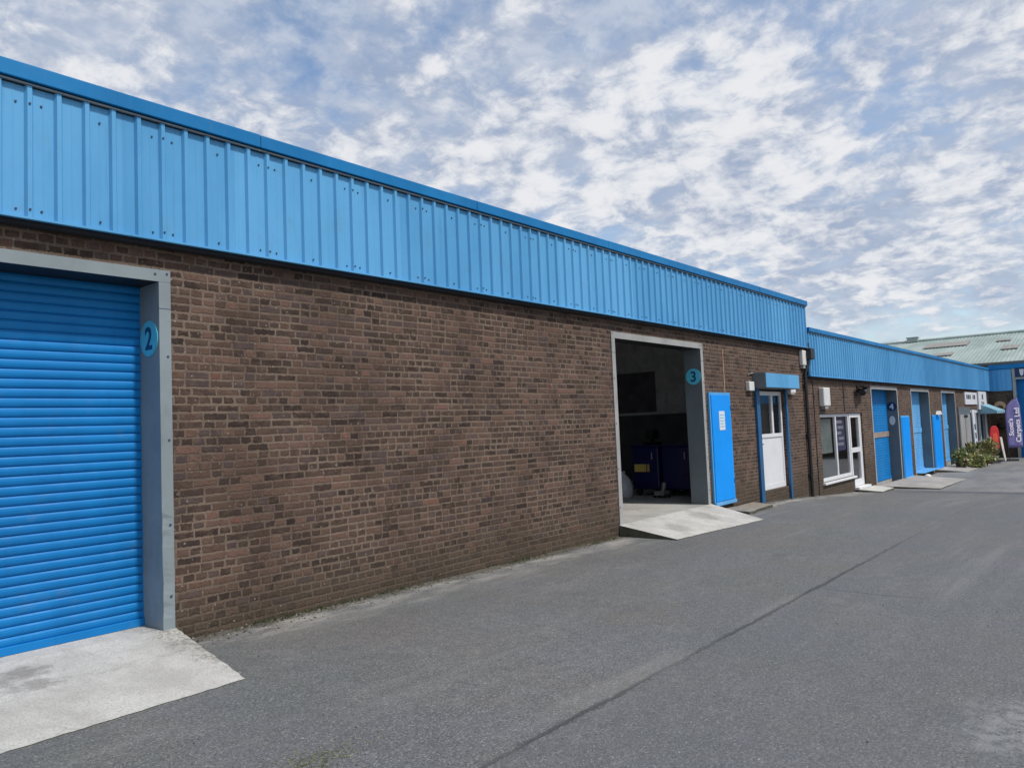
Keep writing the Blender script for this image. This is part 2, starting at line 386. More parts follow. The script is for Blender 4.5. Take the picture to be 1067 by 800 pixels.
YEL = simple('yellow_label', (.62, .47, .12), .6)
ROOF = simple('roof_felt', (.12, .12, .125), .9)
SIGNW = simple('white_sign_board', (.72, .73, .76), .4, vary=.03)
SIGND = simple('dark_sign_print', (.05, .06, .08), .5)
TEAL = simple('pale_teal_awning', srgb(128, 170, 186), .6)
PURP = simple('purple_flag_cloth', srgb(112, 106, 160), .7, vary=.08, scale=5)
FLAGT = simple('white_flag_print', (.76, .75, .80), .7)
RED = simple('red_painted_board', srgb(206, 42, 44), .45)
ORANGE = simple('orange_red_board', srgb(226, 92, 66), .45)
CREAM = simple('cream_white_wood', srgb(236, 230, 218), .5)
TAN = simple('tan_plaque', srgb(196, 160, 128), .6)
POT = simple('slate_blue_pot', srgb(84, 88, 104), .5)
POTB = simple('terracotta_brown_pot', srgb(92, 70, 54), .7)
STONE = simple('stone_slab', srgb(136, 128, 116), .9, vary=.2, scale=8, dirt=srgb(80, 74, 62), dirt_amt=.6, bump=.01, bscale=30)
SOIL = simple('soil', (.03, .022, .015), .95)
STEM = simple('plant_stem', (.09, .07, .035), .8)
EARTH = simple('earth', (.12, .11, .09), .95)
def leaf(name, col):
    mt, n, b = material(name)
    n.put(b.inputs['Base Color'], n.mix(n.noise(n.pos(), 9, 3), tuple(c*.7 for c in col), tuple(c*1.3 for c in col)))
    b.inputs['Roughness'].default_value = .5
    b.inputs['Transmission Weight'].default_value = 0
    return mt
LEAF = [leaf('leaf_dark_green', (.05, .10, .025)), leaf('leaf_mid_green', (.14, .20, .05)), leaf('leaf_yellow_green', (.36, .36, .12)), leaf('leaf_olive', (.22, .21, .09)), leaf('leaf_russet', (.24, .13, .06))]
GRAVEL = [simple('gravel_grey', (.13, .128, .12), .9, vary=.3, scale=40), simple('gravel_pale', (.27, .26, .245), .9, vary=.2, scale=40), simple('leaf_litter', (.05, .038, .022), .9)]

def glass_material(name, tint):
    mt, n, b = material(name)
    b.inputs['Base Color'].default_value = (*tint, 1); b.inputs['Roughness'].default_value = .03
    b.inputs['Transmission Weight'].default_value = 1.0; b.inputs['IOR'].default_value = 1.5
    return mt
GLASS = glass_material('window_glass', (.86, .9, .9))
def shed_roof_material():
    mt, n, b = material('pale_green_roof_sheet')
    p = n.pos(); x, y, z = n.sep(p)
    c = n.mix(n.ss(n.noise(n.vscale(p, (.4, 1, .4)), .7, 6, .65), .3, .7), srgb(128, 144, 139), srgb(155, 168, 163))
    c = n.mix(n.m('MULTIPLY', n.ss(n.noise(p, 2.4, 6, .7), .55, .72), .5), c, srgb(112, 126, 116))
    n.put(b.inputs['Base Color'], c); b.inputs['Roughness'].default_value = .7
    return mt
SHEDR = shed_roof_material()
SKYL = simple('grimy_rooflight', srgb(142, 139, 132), .6, dirt=srgb(92, 80, 70), dirt_amt=.6)

# ------------------------------------------------------------------ camera
YAW, PITCH, ROLL = 0.68641182, 0.05926204, -0.04093241
fw = Vector((math.cos(YAW)*math.cos(PITCH), math.sin(YAW)*math.cos(PITCH), math.sin(PITCH)))
rt = Vector((math.sin(YAW), -math.cos(YAW), 0)); up = rt.cross(fw)
r2 = rt*math.cos(ROLL)+up*math.sin(ROLL); u2 = -rt*math.sin(ROLL)+up*math.cos(ROLL)
cd = bpy.data.cameras.new('camera'); cam = bpy.data.objects.new('camera', cd); COL.objects.link(cam)
cam.matrix_world = Matrix(((r2.x, u2.x, -fw.x, 0), (r2.y, u2.y, -fw.y, 0), (r2.z, u2.z, -fw.z, 1.65), (0, 0, 0, 1)))
cd.sensor_fit = 'HORIZONTAL'; cd.sensor_width = 36; cd.lens = 36*801/1067
cd.clip_start = .05; cd.clip_end = 3000
SC.camera = cam
SC.cycles.max_bounces = 6; SC.cycles.diffuse_bounces = 4; SC.cycles.glossy_bounces = 2; SC.cycles.transmission_bounces = 4

# ------------------------------------------------------------------ light
SUN = Vector((.10, -.60, .86)).normalized()
ELEV = math.asin(SUN.z); AZ = math.atan2(SUN.x, SUN.y)
w = bpy.data.worlds.new('World'); SC.world = w; w.use_nodes = True
n = NT(w.node_tree); n.t.nodes.clear()
out = n.node('ShaderNodeOutputWorld')
sky = n.node('ShaderNodeTexSky', sky_type='NISHITA'); sky.sun_disc = False
sky.sun_elevation = ELEV; sky.sun_rotation = AZ; sky.air_density = 1.0; sky.dust_density = 1.2; sky.ozone_density = 1.3
bg = n.node('ShaderNodeBackground'); n.put(bg.inputs[0], sky.outputs[0]); bg.inputs[1].default_value = .135
g = n.node('ShaderNodeTexCoord').outputs['Generated']
dx, dy, dz = n.sep(g)
den = n.m('ADD', n.m('MAXIMUM', dz, 0.0), .26)
cp = n.comb(n.m('DIVIDE', dx, den), n.m('DIVIDE', dy, den), 0.0)
N2 = lambda v, sc, de, ro, col=False: n.noise(v, sc, de, ro, 0, col, '2D')
warp = n.vscale(n.vadd(N2(cp, 5, 3, .55, True), (-.5, -.5, -.5)), (.07, .07, 0))
cw = n.vadd(n.vadd(cp, warp), (3.1, 1.4, 0))
cover = N2(n.vadd(cw, (5.3, 2.9, 0)), 1.5, 3, .55)
def puffs(v):
    a_ = n.voro(v, 6.5, 'SMOOTH_F1', dims='2D', smooth=.6)
    b_ = n.voro(n.vadd(v, (4.1, 7.7, 0)), 14.0, 'SMOOTH_F1', dims='2D', smooth=.5)
    return n.m('ADD', n.m('MULTIPLY', a_, -.62), n.m('MULTIPLY', b_, -.34))
fine = N2(cw, 14, 6, .62)
pf = puffs(n.vadd(cw, n.vscale(n.vadd(N2(cw, 17, 3, .6, True), (-.5, -.5, 0)), (.035, .035, 0))))
dens = n.m('ADD', n.m('ADD', n.m('MULTIPLY', cover, 1.22), n.m('MULTIPLY', fine, .66)), pf)
band = n.ss(n.m('ABSOLUTE', n.m('SUBTRACT', dz, .085)), .0, .05, .20, 0.0)
top = n.ss(dz, .38, .56, 0.0, .16)
dens = n.m('SUBTRACT', dens, n.m('ADD', band, top))
mask = n.ss(dens, .04, .84)
body = n.ss(dens, .25, .85)
shade = n.m('ADD', n.m('MULTIPLY', N2(n.vadd(cw, (9, 2, 0)), 2.2, 4, .6), .9), n.m('ADD', n.m('MULTIPLY', fine, -.9), n.m('MULTIPLY', pf, -.25)))
thick = n.ss(n.m('SUBTRACT', shade, n.m('MULTIPLY', body, .30)), -.42, .22)
ccol = n.mix(thick, srgb(250, 251, 254), srgb(164, 179, 207))
veil = n.m('MULTIPLY', n.ss(n.m('ADD', n.m('MULTIPLY', N2(n.vadd(cp, (1.7, 6.3, 0)), 2.6, 5, .6), .8), n.m('MULTIPLY', fine, .25)), .34, .57), n.m('SUBTRACT', .90, n.m('ADD', n.m('MULTIPLY', band, 3.0), n.m('MULTIPLY', top, 1.5))), clamp=True)
ccol = n.mix(mask, n.mix(n.ss(fine, .35, .65), srgb(196, 208, 227), srgb(224, 231, 242)), ccol)
mask = n.m('SUBTRACT', 1.0, n.m('MULTIPLY', n.m('SUBTRACT', 1.0, mask), n.m('SUBTRACT', 1.0, veil)))
cbg = n.node('ShaderNodeBackground'); n.put(cbg.inputs[0], ccol); cbg.inputs[1].default_value = .70
mx = n.node('ShaderNodeMixShader'); n.put(mx.inputs[0], n.m('MULTIPLY', mask, n.ss(dz, -.01, .03, 0.0, .97)))
n.t.links.new(bg.outputs[0], mx.inputs[1]); n.t.links.new(cbg.outputs[0], mx.inputs[2]); n.t.links.new(mx.outputs[0], out.inputs[0])

sl = bpy.data.lights.new('sun', 'SUN'); sl.energy = 2.5; sl.angle = R(4); sl.color = (1, .955, .89)
so = bpy.data.objects.new('sun', sl); COL.objects.link(so)
so.rotation_euler = SUN.to_track_quat('Z', 'Y').to_euler(); so.location = (0, -20, 30)
SC.view_settings.view_transform = 'Standard'; SC.view_settings.look = 'None'
SC.view_settings.exposure = .32; SC.view_settings.gamma = 1.0

# ------------------------------------------------------------------ the ground
def sheet(name, x0, x1, ys, dz, mat, step=1.0):
    m = MB(); xs = sorted(set([x0, x1]+[a for a, _ in GZ if x0 < a < x1]+[x0+i*step for i in range(int((x1-x0)/step)+1)] if step else [x0, x1]))
    vs = [(x, y, gz(x)+dz) for x in xs for y in ys]; k = len(ys)
    m.add(vs, [(i*k+j, (i+1)*k+j, (i+1)*k+j+1, i*k+j+1) for i in range(len(xs)-1) for j in range(k-1)])
    return m.build(name, mat)
gm = MB(); xs = [-400]+[a for a, _ in GZ[1:-1]]+[600]; ys = [-500, 500]
gm.add([(x, y, gz(x)-.06) for x in xs for y in ys], [(i*2, i*2+2, i*2+3, i*2+1) for i in range(len(xs)-1)])
tag(gm.build('ground', EARTH), kind='structure')
tag(sheet('road', -40, 58, [-30, -8, 0, 3, 6.45], 0.0, ASPH, .5), kind='structure')

def slab(name, top, mat, depth=.35, parent=None, bevel=.012):
    """slab with a given (possibly sloping) top outline"""
    m = MB(); k = len(top)
    m.add([Vector(p) for p in top]+[Vector(p)-Vector((0, 0, depth)) for p in top],
          [tuple(range(k)), tuple(range(2*k-1, k-1, -1))])
    o = len(m.v)
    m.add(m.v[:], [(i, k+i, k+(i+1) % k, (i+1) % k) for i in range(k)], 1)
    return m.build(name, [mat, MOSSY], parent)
def rag(a, b, n, amp):
    a, b = Vector(a), Vector(b); d = b-a; s = Vector((-d.y, d.x, 0)).normalized()
    return [a+d*(i/n)+s*random.uniform(-amp, amp)*(1 if 0 < i < n else 0) for i in range(n+1)]
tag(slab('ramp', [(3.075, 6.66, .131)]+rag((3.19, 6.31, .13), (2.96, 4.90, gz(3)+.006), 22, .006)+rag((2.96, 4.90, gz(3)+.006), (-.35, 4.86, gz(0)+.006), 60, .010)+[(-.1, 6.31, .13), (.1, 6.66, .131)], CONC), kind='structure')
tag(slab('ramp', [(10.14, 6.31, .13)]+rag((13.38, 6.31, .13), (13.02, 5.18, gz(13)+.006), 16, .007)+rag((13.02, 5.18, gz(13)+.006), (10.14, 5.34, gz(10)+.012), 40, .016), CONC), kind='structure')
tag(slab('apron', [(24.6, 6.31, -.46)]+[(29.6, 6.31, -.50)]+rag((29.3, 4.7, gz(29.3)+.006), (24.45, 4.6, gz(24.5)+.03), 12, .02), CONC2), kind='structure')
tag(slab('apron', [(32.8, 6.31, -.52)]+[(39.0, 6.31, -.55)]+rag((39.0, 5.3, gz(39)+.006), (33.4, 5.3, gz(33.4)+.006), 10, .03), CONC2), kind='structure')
mw = MB(); mw.add([(24.2, 4.6, gz(24.2)+.004), (24.2, 3.9, gz(24.2)+.004), (29, 3.5, gz(29)+.004), (33, 3.3, gz(33)+.004), (33, 4.6, gz(33)+.004), (29, 4.6, gz(29)+.004), (26, 4.58, gz(26)+.004)], [tuple(range(7))])

# ------------------------------------------------------------------ building pieces
def wall_mesh(u0, u1, z0, z1, openings, d0, d1, axis='x'):
    """wall with openings cut through: cells between all edges, faces only where solid meets air"""
    us = sorted(set([u0, u1]+[o[0] for o in openings]+[o[1] for o in openings]))
    zs = sorted(set([z0, z1]+[o[2] for o in openings]+[o[3] for o in openings]))
    def solid(i, j):
        if i < 0 or j < 0 or i >= len(us)-1 or j >= len(zs)-1: return False
        cu = (us[i]+us[i+1])/2; cz = (zs[j]+zs[j+1])/2
        return not any(o[0] < cu < o[1] and o[2] < cz < o[3] for o in openings)
    P = (lambda u, d, z: (u, d, z)) if axis == 'x' else (lambda u, d, z: (d, u, z))
    m = MB()
    for i in range(len(us)-1):
        for j in range(len(zs)-1):
            if not solid(i, j): continue
            a, b, c, d = us[i], us[i+1], zs[j], zs[j+1]
            for dd in (d0, d1): m.add([P(a, dd, c), P(b, dd, c), P(b, dd, d), P(a, dd, d)], [(0, 1, 2, 3)])
            for (di, dj, q) in ((-1, 0, [(a, c), (a, d)]), (1, 0, [(b, c), (b, d)]), (0, -1, [(a, c), (b, c)]), (0, 1, [(a, d), (b, d)])):
                if not solid(i+di, j+dj):
                    (ua, za), (ub, zb) = q
                    m.add([P(ua, d0, za), P(ub, d0, zb), P(ub, d1, zb), P(ua, d1, za)], [(0, 1, 2, 3)])
    return m
def cladding(m, u0, u1, y, z0, z1, P, first=0.0, screws=True, sgn=1):
    """ribbed sheet; P(u, d, z) with d measured outwards from the sheet's flat"""
    prof = [(u0, 0)]; k = math.ceil((u0-first+.04)/.2); ribs = []
    while first+k*.2+.04 < u1:
        c = first+k*.2; ribs.append(c)
        prof += [(c-.031, 0), (c-.015, .027), (c+.015, .027), (c+.031, 0), (c+.092, 0), (c+.097, .002), (c+.103, .002), (c+.108, 0)]
        k += 1
    prof += [(u1, 0)]
    m.strip(prof, lambda p: P(p[0], p[1], z0), lambda p: P(p[0], p[1], z1))
    if screws:
        for i, c in enumerate(ribs):
            kk = round((c-first)/.2)
            spots = []
            if kk % 5 == 0: spots = [(-.085, 0), (0, .027), (.085, 0)]
            elif kk % 5 == 2: spots = [(.1, .004)]
            for (du, dd) in spots:
                for zz in (z1-.13+random.uniform(-.006, .006), z0+.055+random.uniform(-.005, .005)):
                    q = [P(c+du+.009*math.cos(PI*a/3), dd, zz+.009*math.sin(PI*a/3)) for a in range(6)]
                    qq = [P(c+du+.008*math.cos(PI*a/3), dd+.008, zz+.008*math.sin(PI*a/3)) for a in range(6)]
                    m.add(q+qq, [tuple(range(6, 12))]+[(a, (a+1) % 6, 6+(a+1) % 6, 6+a) for a in range(6)], 1)
    return m
def fascia(b, u0, u1, ywall, z0, z1, cap, first, axis='x', end_return=True):
    s = .10
    if axis == 'x': P = lambda u, d, z: (u, ywall-s-d, z)
    else: P = lambda u, d, z: (ywall-s-d, u, z)
    B = lambda m, a, c, d0, d1, za, zb, mi=0: m.prism([P(a, d0, za), P(c, d0, za), P(c, d1, za), P(a, d1, za)], (0, 0, zb-za), mi)
    m = cladding(MB(), u0, u1, 0, z0, z1-cap+.01, P, first)
    B(m, u0, u1, -.03, -.004, z0, z1-cap)                       # backing liner keeps the sheet from being paper thin
    m.build('cladding', [CLAD, SCREW], b)
    m = MB(); B(m, u0, u1, -.098, .036, z0-.018, z0-.002); m.build('drip_trim', CLAD, b)
    m = MB(); B(m, u0, u1, -.096, -.004, z0-.055, z0-.021); m.build('soffit_shadow_filler', DARKGAP, b)  # closes the soffit; its black paints the shadow line under the fascia
    m = MB(); B(m, u0, u1, -.25, .010, z1-cap+.004, z1-cap+.03); B(m, u0, u1, .012, .036, z1-cap+.012, z1-cap+.024, 1); m.build('cap_shadow_closure', [DARKGAP, GREY], b)  # grey strip, with black painting the shadow beneath the cap
    m = MB(); seg = 3.0; a = u0-.01
    while a < u1+.005:                                          # flashing laid in lengths with tiny laps
        c = min(a+seg, u1+.02); B(m, a, c-.004, -.30, .058+random.uniform(-.002, .002), z1-cap+.035, z1+random.uniform(-.003, .003)); a += seg
    m.build('cap_flashing', CAP, b, .006)
def door_frame(b, x0, x1, z0, z1, y, mat, reveal_mat, depth=.33, wdt=.10, label=None, dents=()):
    m = MB()
    def jamb(xo, xi, sg_):
        # folded casing: outer edge, front corner, back of the reveal; knocks push the corner in
        NZ = 60; H_ = z1-wdt-.002-z0; rows = []
        for i in range(NZ+1):
            zz = z0+H_*i/NZ; k = 0.0
            for (zc, wd, dp) in (dents if sg_ > 0 else ()): k += dp*math.exp(-((zz-zc)/wd)**2)
            wv = .0012*math.sin(zz*9+x0)
            rows.append([(xo, y-.003, zz), (xo, y-.014, zz), (xi-sg_*(-k*.9)+wv*0, y-.014+k, zz), (xi+sg_*k*.5, y+.10+wv, zz), (xi+wv, y+depth, zz), (xi+sg_*.012, y+depth, zz)])
        vs = [q for r_ in rows for q in r_]
        for c_, mi_ in ((0, 0), (1, 0), (2, 1), (3, 1), (4, 1)):
            m.add(vs, [(i*6+c_, i*6+c_+1, (i+1)*6+c_+1, (i+1)*6+c_) for i in range(NZ)], mi_)
    jamb(x0, x0+wdt, -1); jamb(x1, x1-wdt, 1)
    m.box(x0, x1, y-.014, y-.003, z1-wdt, z1)
    m.box(x0+wdt-.012, x1-wdt+.012, y-.003, y+depth, z1-wdt+.001, z1-wdt+.013, 3)  # head soffit coloured black to deepen the shade at the shutter top
    # fixings
    for zz in (z1-.05, z1-.75, z1-1.45, z1-2.15, z0+.25):
        for xx in (x0+.03, x1-.03): m.tube([(xx, y-.0135, zz+.02), (xx, y-.019, zz+.02)], .010, 6, 2)
    m.tube([(x1-.13, y-.0135, z1-.04), (x1-.13, y-.019, z1-.04)], .010, 6, 2)
    for xx in (x0, x1-wdt): m.box(xx+.001, xx+wdt-.001, y-.0155, y-.0142, z1-.33, z1-.325, 2)   # butt joint in the casing
    o = m.build('door_frame', [mat, reveal_mat, SCREW, BLACK], b)
    if label: o['label'] = label
    return o
def shutter(b, x0, x1, z0, z1, y, mat, label=None, pitch=.08, bar=True, relief=1.0):
    m = MB(); prof = []; nsl = int((z1-z0-.06)/pitch)
    for i in range(nsl+1):
        zb = z0+.06+i*pitch
        jit = random.uniform(-.0015, .0015)
        for a, dd in ((0, -.006), (.05, .006), (.25, .013), (.5, .016), (.75, .014), (.90, .007), (.94, -.006)):
            prof.append((zb+a*pitch, dd*relief+jit))
    m.strip(prof, lambda p: (x0, y-p[1], p[0]), lambda p: (x1, y-p[1], p[0]), 0, False)
    m.box(x0, x1, y+.006, y+.02, z0+.05, z1)
    o = m.build('roller_shutter', mat, b)
    if label: o['label'] = label
    if bar:
        bb = MB(); bb.box(x0, x1, y-.03, y+.005, z0+.004, z0+.066); bb.build('bottom_bar', mat, o, .004)
    return o

# ------------------------------------------------------------------ near building
Y = 6.32
B1 = thing('brick_workshop', 'taller brown brick unit with sky blue ribbed fascia, numbered doorways and white side door', 'building', (3.5, Y, 0))
F2, F3 = (0.0, 3.18), (10.17, 13.36)
ops = [(F2[0]+.088, F2[1]-.088, -.5, 3.022), (F3[0]+.088, F3[1]-.088, -.5, 3.022), (15.90, 17.44, -.02, 2.29)]
wall_mesh(-14, 18.96, -1.2, 4.25, ops, Y, Y+.33).build('brick_wall', BRICK, B1)
m = MB(); m.box(18.63, 18.96, Y+.331, 24, -1.2, 4.25); m.box(-14, -13.67, Y+.331, 24, -1.2, 4.25); m.box(-13.669, 18.629, 23.67, 24, -1.2, 4.25)
m.build('side_wall', BRICK, B1)
HX0, HX1, HY0, HY1 = 14.0, 15.3, 9.3, 10.2                         # opening added in the roof to brighten the bay
m = MB(); m.box(-14, HX0, Y+.25, 24, 4.255, 4.40); m.box(HX1, 18.96, Y+.25, 24, 4.255, 4.40); m.box(HX0+.001, HX1-.001, Y+.25, HY0, 4.255, 4.40); m.box(HX0+.001, HX1-.001, HY1, 24, 4.255, 4.40); m.build('roof', ROOF, B1)
fascia(B1, -14, 18.98, Y, 3.345, 4.475, .155, .08)
# concrete floor inside, partitions and the paint of the open unit's far wall
m = MB(); m.box(-13.6, 18.62, Y+.335, 23.6, -.3, .128); m.box(10.27, 13.26, Y+.0, Y+.3345, -.3, .128); m.build('floor', FLOOR, B1)
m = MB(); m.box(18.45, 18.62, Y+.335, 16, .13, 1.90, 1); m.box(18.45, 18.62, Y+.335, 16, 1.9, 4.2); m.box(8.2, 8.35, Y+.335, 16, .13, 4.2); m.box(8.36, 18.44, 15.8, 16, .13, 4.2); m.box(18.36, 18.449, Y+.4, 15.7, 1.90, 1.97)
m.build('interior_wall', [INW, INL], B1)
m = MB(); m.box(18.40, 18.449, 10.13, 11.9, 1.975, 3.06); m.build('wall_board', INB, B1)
door_frame(B1, F2[0], F2[1], .125, 3.11, Y, GREY, GREY, depth=.35, label='grey steel door casing with dents low on one jamb', dents=((1.02, .035, .013), (.50, .12, .014), (.30, .05, .012), (.88, .05, .006)))
door_frame(B1, F3[0], F3[1], .125, 3.11, Y, GREY2, GREYD, label='grey steel casing round the open doorway')  # reveal darker than the casing face, its shade put into the colour
shutter(B1, .085, 3.095, .128, 3.03, Y+.34, SHUT, pitch=.0745)
m = MB(); m.tube([(10.2, Y+.62, 3.32), (13.4, Y+.62, 3.32)], .2, 16); m.build('shutter_roll', SHUT, B1)
# white entrance door with its blue roller box and guide rails
D = MB()
dx0, dx1, dz0, dz1, dy = 15.93, 17.41, .13, 2.26, Y+.05
D.box(dx0, dx0+.07, dy, dy+.07, dz0, dz1); D.box(dx1-.07, dx1, dy, dy+.07, dz0, dz1)
D.box(dx0+.07, dx1-.07, dy, dy+.07, dz1-.09, dz1); D.box(dx0+.07, dx1-.07, dy, dy+.07, dz0, dz0+.12)
door = D.build('entrance_door', UPVC, B1, .006)
m = MB(); m.box(dx0+.071, dx1-.071, dy+.015, dy+.06, dz0+.121, dz0+1.12); m.build('panel', UPVC, door, .01)
m = MB(); m.box(dx0+.07, dx1-.07, dy-.006, dy+.065, dz0+1.121, dz0+1.20); m.box(16.78, 16.87, dy-.004, dy+.066, dz0+1.2, dz1-.09); m.build('mullion', UPVC, door, .005)
for a, c in ((dx0+.07, 16.78), (16.87, dx1-.07)):
    m = MB(); m.box(a+.001, c-.001, dy+.02, dy+.03, dz0+1.201, dz1-.091); m.build('pane', GLASS, door)
m = MB(); m.box(dx0+.025, dx0+.06, dy-.02, dy-.001, 1.02, 1.22); m.tube([(dx0+.04, dy-.02, 1.12), (dx0+.04, dy-.05, 1.12), (dx0+.16, dy-.05, 1.12)], .010, 8); m.build('handle', BLACK, door)
m = MB(); m.box(15.905, 17.435, Y+.004, Y+.30, -.6, .127); m.build('brick_threshold', BRICK, B1)
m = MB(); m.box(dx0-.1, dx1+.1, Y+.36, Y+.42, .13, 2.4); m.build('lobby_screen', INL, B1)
m = MB(); m.box(15.72, 15.90, Y-.055, Y-.003, gz(15.7)-.05, 2.30); m.build('guide_rail', RAIL, B1, .006)
m = MB(); m.box(17.44, 17.54, Y-.055, Y-.003, gz(17.5)-.05, 2.30); m.build('guide_rail', RAIL, B1, .006)
m = MB(); m.box(15.66, 17.66, Y-.292, Y-.003, 2.302, 2.625, 1); m.box(15.675, 17.645, Y-.300, Y-.293, 2.315, 2.61, 0); m.build('shutter_box', [CLAD, GREYD], B1, .008)  # blue front; body in dark grey, shade put into its colour
# black rainwater pipe at the joint between the buildings
m = MB(); px = 18.80
m.tube([(px+.17, Y-.10, 3.45), (px+.10, Y-.10, 2.95), (px, Y-.06, 2.70), (px, Y-.06, gz(px)-.03)], .042, 10)
dp = m.build('drainpipe', BLACK, B1)
for zz in (2.4, 1.2, .25):
    m = MB(); m.box(px-.07, px+.07, Y-.062, Y-.002, zz, zz+.05); m.build('pipe_bracket', BLACK, dp)
m = MB(); m.box(px+.03, px+.31, Y-.22, Y-.001, 3.05, 3.32); m.build('rain_hopper', BLACK, dp, .02)
m = MB(); m.box(14.245, 14.262, Y-.012, Y-.001, .6, 3.05); m.build('cable', TAN, B1)

# ------------------------------------------------------------------ lower building
BAND = simple('worn_brown_band', srgb(142, 128, 118), .7, vary=.2, scale=6)
B2 = thing('low_brick_workshop', 'lower brown brick unit beyond the drainpipe with three blue doorways and white framed window', 'building', (28, Y, -.6))
L0, L1 = 18.98, 47.3
fr = [(24.62, 27.86), (29.72, 32.74), (34.98, 37.9)]
zt, zb = 2.53, -.46
ops = [(a+.088, c-.088, -.9, zt-.088) for a, c in fr]+[(19.86, 22.5, .0, 1.73), (22.5, 23.62, -.33, 1.73), (41.5, 46.4, -.60, 1.70)]
wall_mesh(L0, L1, -1.6, 3.7, ops, Y, Y+.30).build('brick_wall', BRICK, B2)
m = MB(); m.box(L0, L1, Y+.25, 22, 3.705, 3.8); m.build('roof', ROOF, B2)
fascia(B2, L0+.03, L1-.0, Y, 2.665, 3.845, .14, .05)
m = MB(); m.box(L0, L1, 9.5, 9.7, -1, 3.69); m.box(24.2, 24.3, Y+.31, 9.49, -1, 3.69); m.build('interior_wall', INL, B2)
m = MB(); m.box(19.0, 47.0, Y+.301, 9.49, -.8, -.47); m.build('floor', FLOOR, B2)
for i, (a, c) in enumerate(fr):
    door_frame(B2, a, c, zb-.15, zt, Y, GREY2, GREYD, depth=.34)  # reveals darker than the faces, shade kept in the colour
    s = shutter(B2, a+.09, c-.09, zb, zt-.08, Y+.32, (SHUT, SHUTF, SHUTF)[i], ('bright blue roller shutter with brown worn band', 'faded pale blue roller shutter', None)[i], .08, True, .5)
    m = MB(); m.box(a+.35, c-.13, Y+.289, Y+.297, zb+1.38, zb+1.55); m.build('worn_band', BAND if i == 0 else SHUTF, s)
    if i == 1:
        m = MB(); m.prism([(a+.1, Y+.28, zb+.01), (c-.1, Y+.28, zb+.01), (c-.1, Y-.25, zb+.005), (a+.1, Y-.25, zb+.005)], (0, 0, .012)); m.build('threshold_plate', SHUTF, s)
# white shop window and door
W = MB(); y0 = Y+.06
for (a, c, za, zc) in ((19.87, 22.49, 1.64, 1.72), (19.87, 22.49, .0, .09), (19.87, 19.95, .09, 1.64), (21.27, 21.36, .09, 1.64), (22.40, 22.49, .09, 1.64)): W.box(a, c, y0, y0+.07, za, zc)
win = W.build('window', UPVC, B2, .004)
for a, c in ((19.95, 21.27), (21.36, 22.40)):
    m = MB(); m.box(a, c, y0+.03, y0+.04, .09, 1.64); m.build('pane', GLASS, win)
m = MB(); m.box(19.80, 22.52, Y-.07, Y+.06, -.055, -.003); m.build('sill', UPVC, win, .008)
W = MB()
for (a, c, za, zc) in ((22.51, 23.61, 1.60, 1.72), (22.51, 23.61, -.32, -.14), (22.51, 22.62, -.14, 1.60), (23.40, 23.61, -.14, 1.60), (22.62, 23.40, .62, .75)): W.box(a, c, y0-.01, y0+.07, za, zc)
gd = W.build('glazed_door', UPVC, B2, .004)
for za, zc in ((-.14, .62), (.75, 1.60)):
    m = MB(); m.box(22.62, 23.40, y0+.03, y0+.04, za, zc); m.build('pane', GLASS, gd)
m = MB(); m.box(22.45, 23.66, Y-.12, Y+.05, -.40, -.325); m.build('threshold', UPVC, gd, .008)
# grey double door, dark shop front and pale awning at the far end
m = MB(); m.box(38.3, 41.1, Y-.05, Y-.003, -.65, 1.82, 0); m.box(38.45, 39.6, Y-.065, Y-.051, -.6, 1.5, 1); m.box(39.75, 40.95, Y-.065, Y-.051, -.6, 1.5, 1); m.box(39.4, 40.3, Y-.075, Y-.066, 1.36, 1.48, 2); m.build('side_door', [GREYD, GREY2, BLACK], B2, .004)
m = MB()
for a in (41.5, 43.0, 44.2, 46.26): m.box(a, a+.14, Y+.02, Y+.1, -.60, 1.55)
m.box(41.5, 46.4, Y+.02, Y+.1, 1.55, 1.70)
sf = m.build('shop_front', UPVC, B2)
m = MB(); m.box(41.6, 46.3, Y+.11, Y+.13, -.6, 1.55); m.build('pane', simple('dark_teal_glass', (.012, .05, .075), .12), sf)
m = MB(); m.prism([(44.0, Y-.003, 1.98), (44.0, Y-.75, 1.62), (44.0, Y-.75, 1.48), (44.0, Y-.003, 1.48)], (2.9, 0, 0)); m.build('awning', TEAL, B2)
m = MB(); m.box(21.93, 21.97, Y-.015, Y-.001, 1.78, 2.55); m.build('cable', BLACK, B2)
m = MB(); m.box(19.45, 19.48, Y-.015, Y-.001, gz(19.4), 2.55); m.build('cable', BLACK, B2)

# ------------------------------------------------------------------ end building across the yard
XE = 47.3
B3 = thing('end_workshop', 'blue clad unit closing the far end of the yard with a big blue door', 'building', (XE, 3, -.9))
wall_mesh(-9, Y-.005, -1.6, 3.75, [(1.35, 5.13, -1.2, 3.25)], XE, XE+.3, 'y').build('brick_wall', BRICK, B3)
m = MB(); m.box(XE+.25, 58, -9, Y, 3.755, 3.85); m.build('roof', ROOF, B3)
s = .10
P = lambda u, d, z: (XE-s-d, u, z)
m = cladding(MB(), 5.22, Y-.11, 0, 2.62, 3.74, P, .05, False); m.box(XE-.095, XE-.01, 5.22, Y-.11, 2.62, 3.74); m.build('cladding', [CLAD, SCREW], B3)
m = cladding(MB(), -9, 1.25, 0, 2.62, 3.74, P, .05, False); m.box(XE-.095, XE-.01, -9, 1.25, 2.62, 3.74); m.build('cladding', [CLAD, SCREW], B3)
m = MB(); m.box(XE-.16, XE+.3, -9, Y-.11, 3.76, 3.98); m.build('cap_flashing', CAP, B3, .006)
m = MB(); m.box(XE-.12, XE-.003, 5.06, 5.19, -1, 3.75); m.box(XE-.12, XE-.003, 1.28, 1.42, -1, 3.75); m.box(XE-.12, XE-.003, 1.42, 5.06, 3.18, 3.28); m.build('door_frame', GREY2, B3)
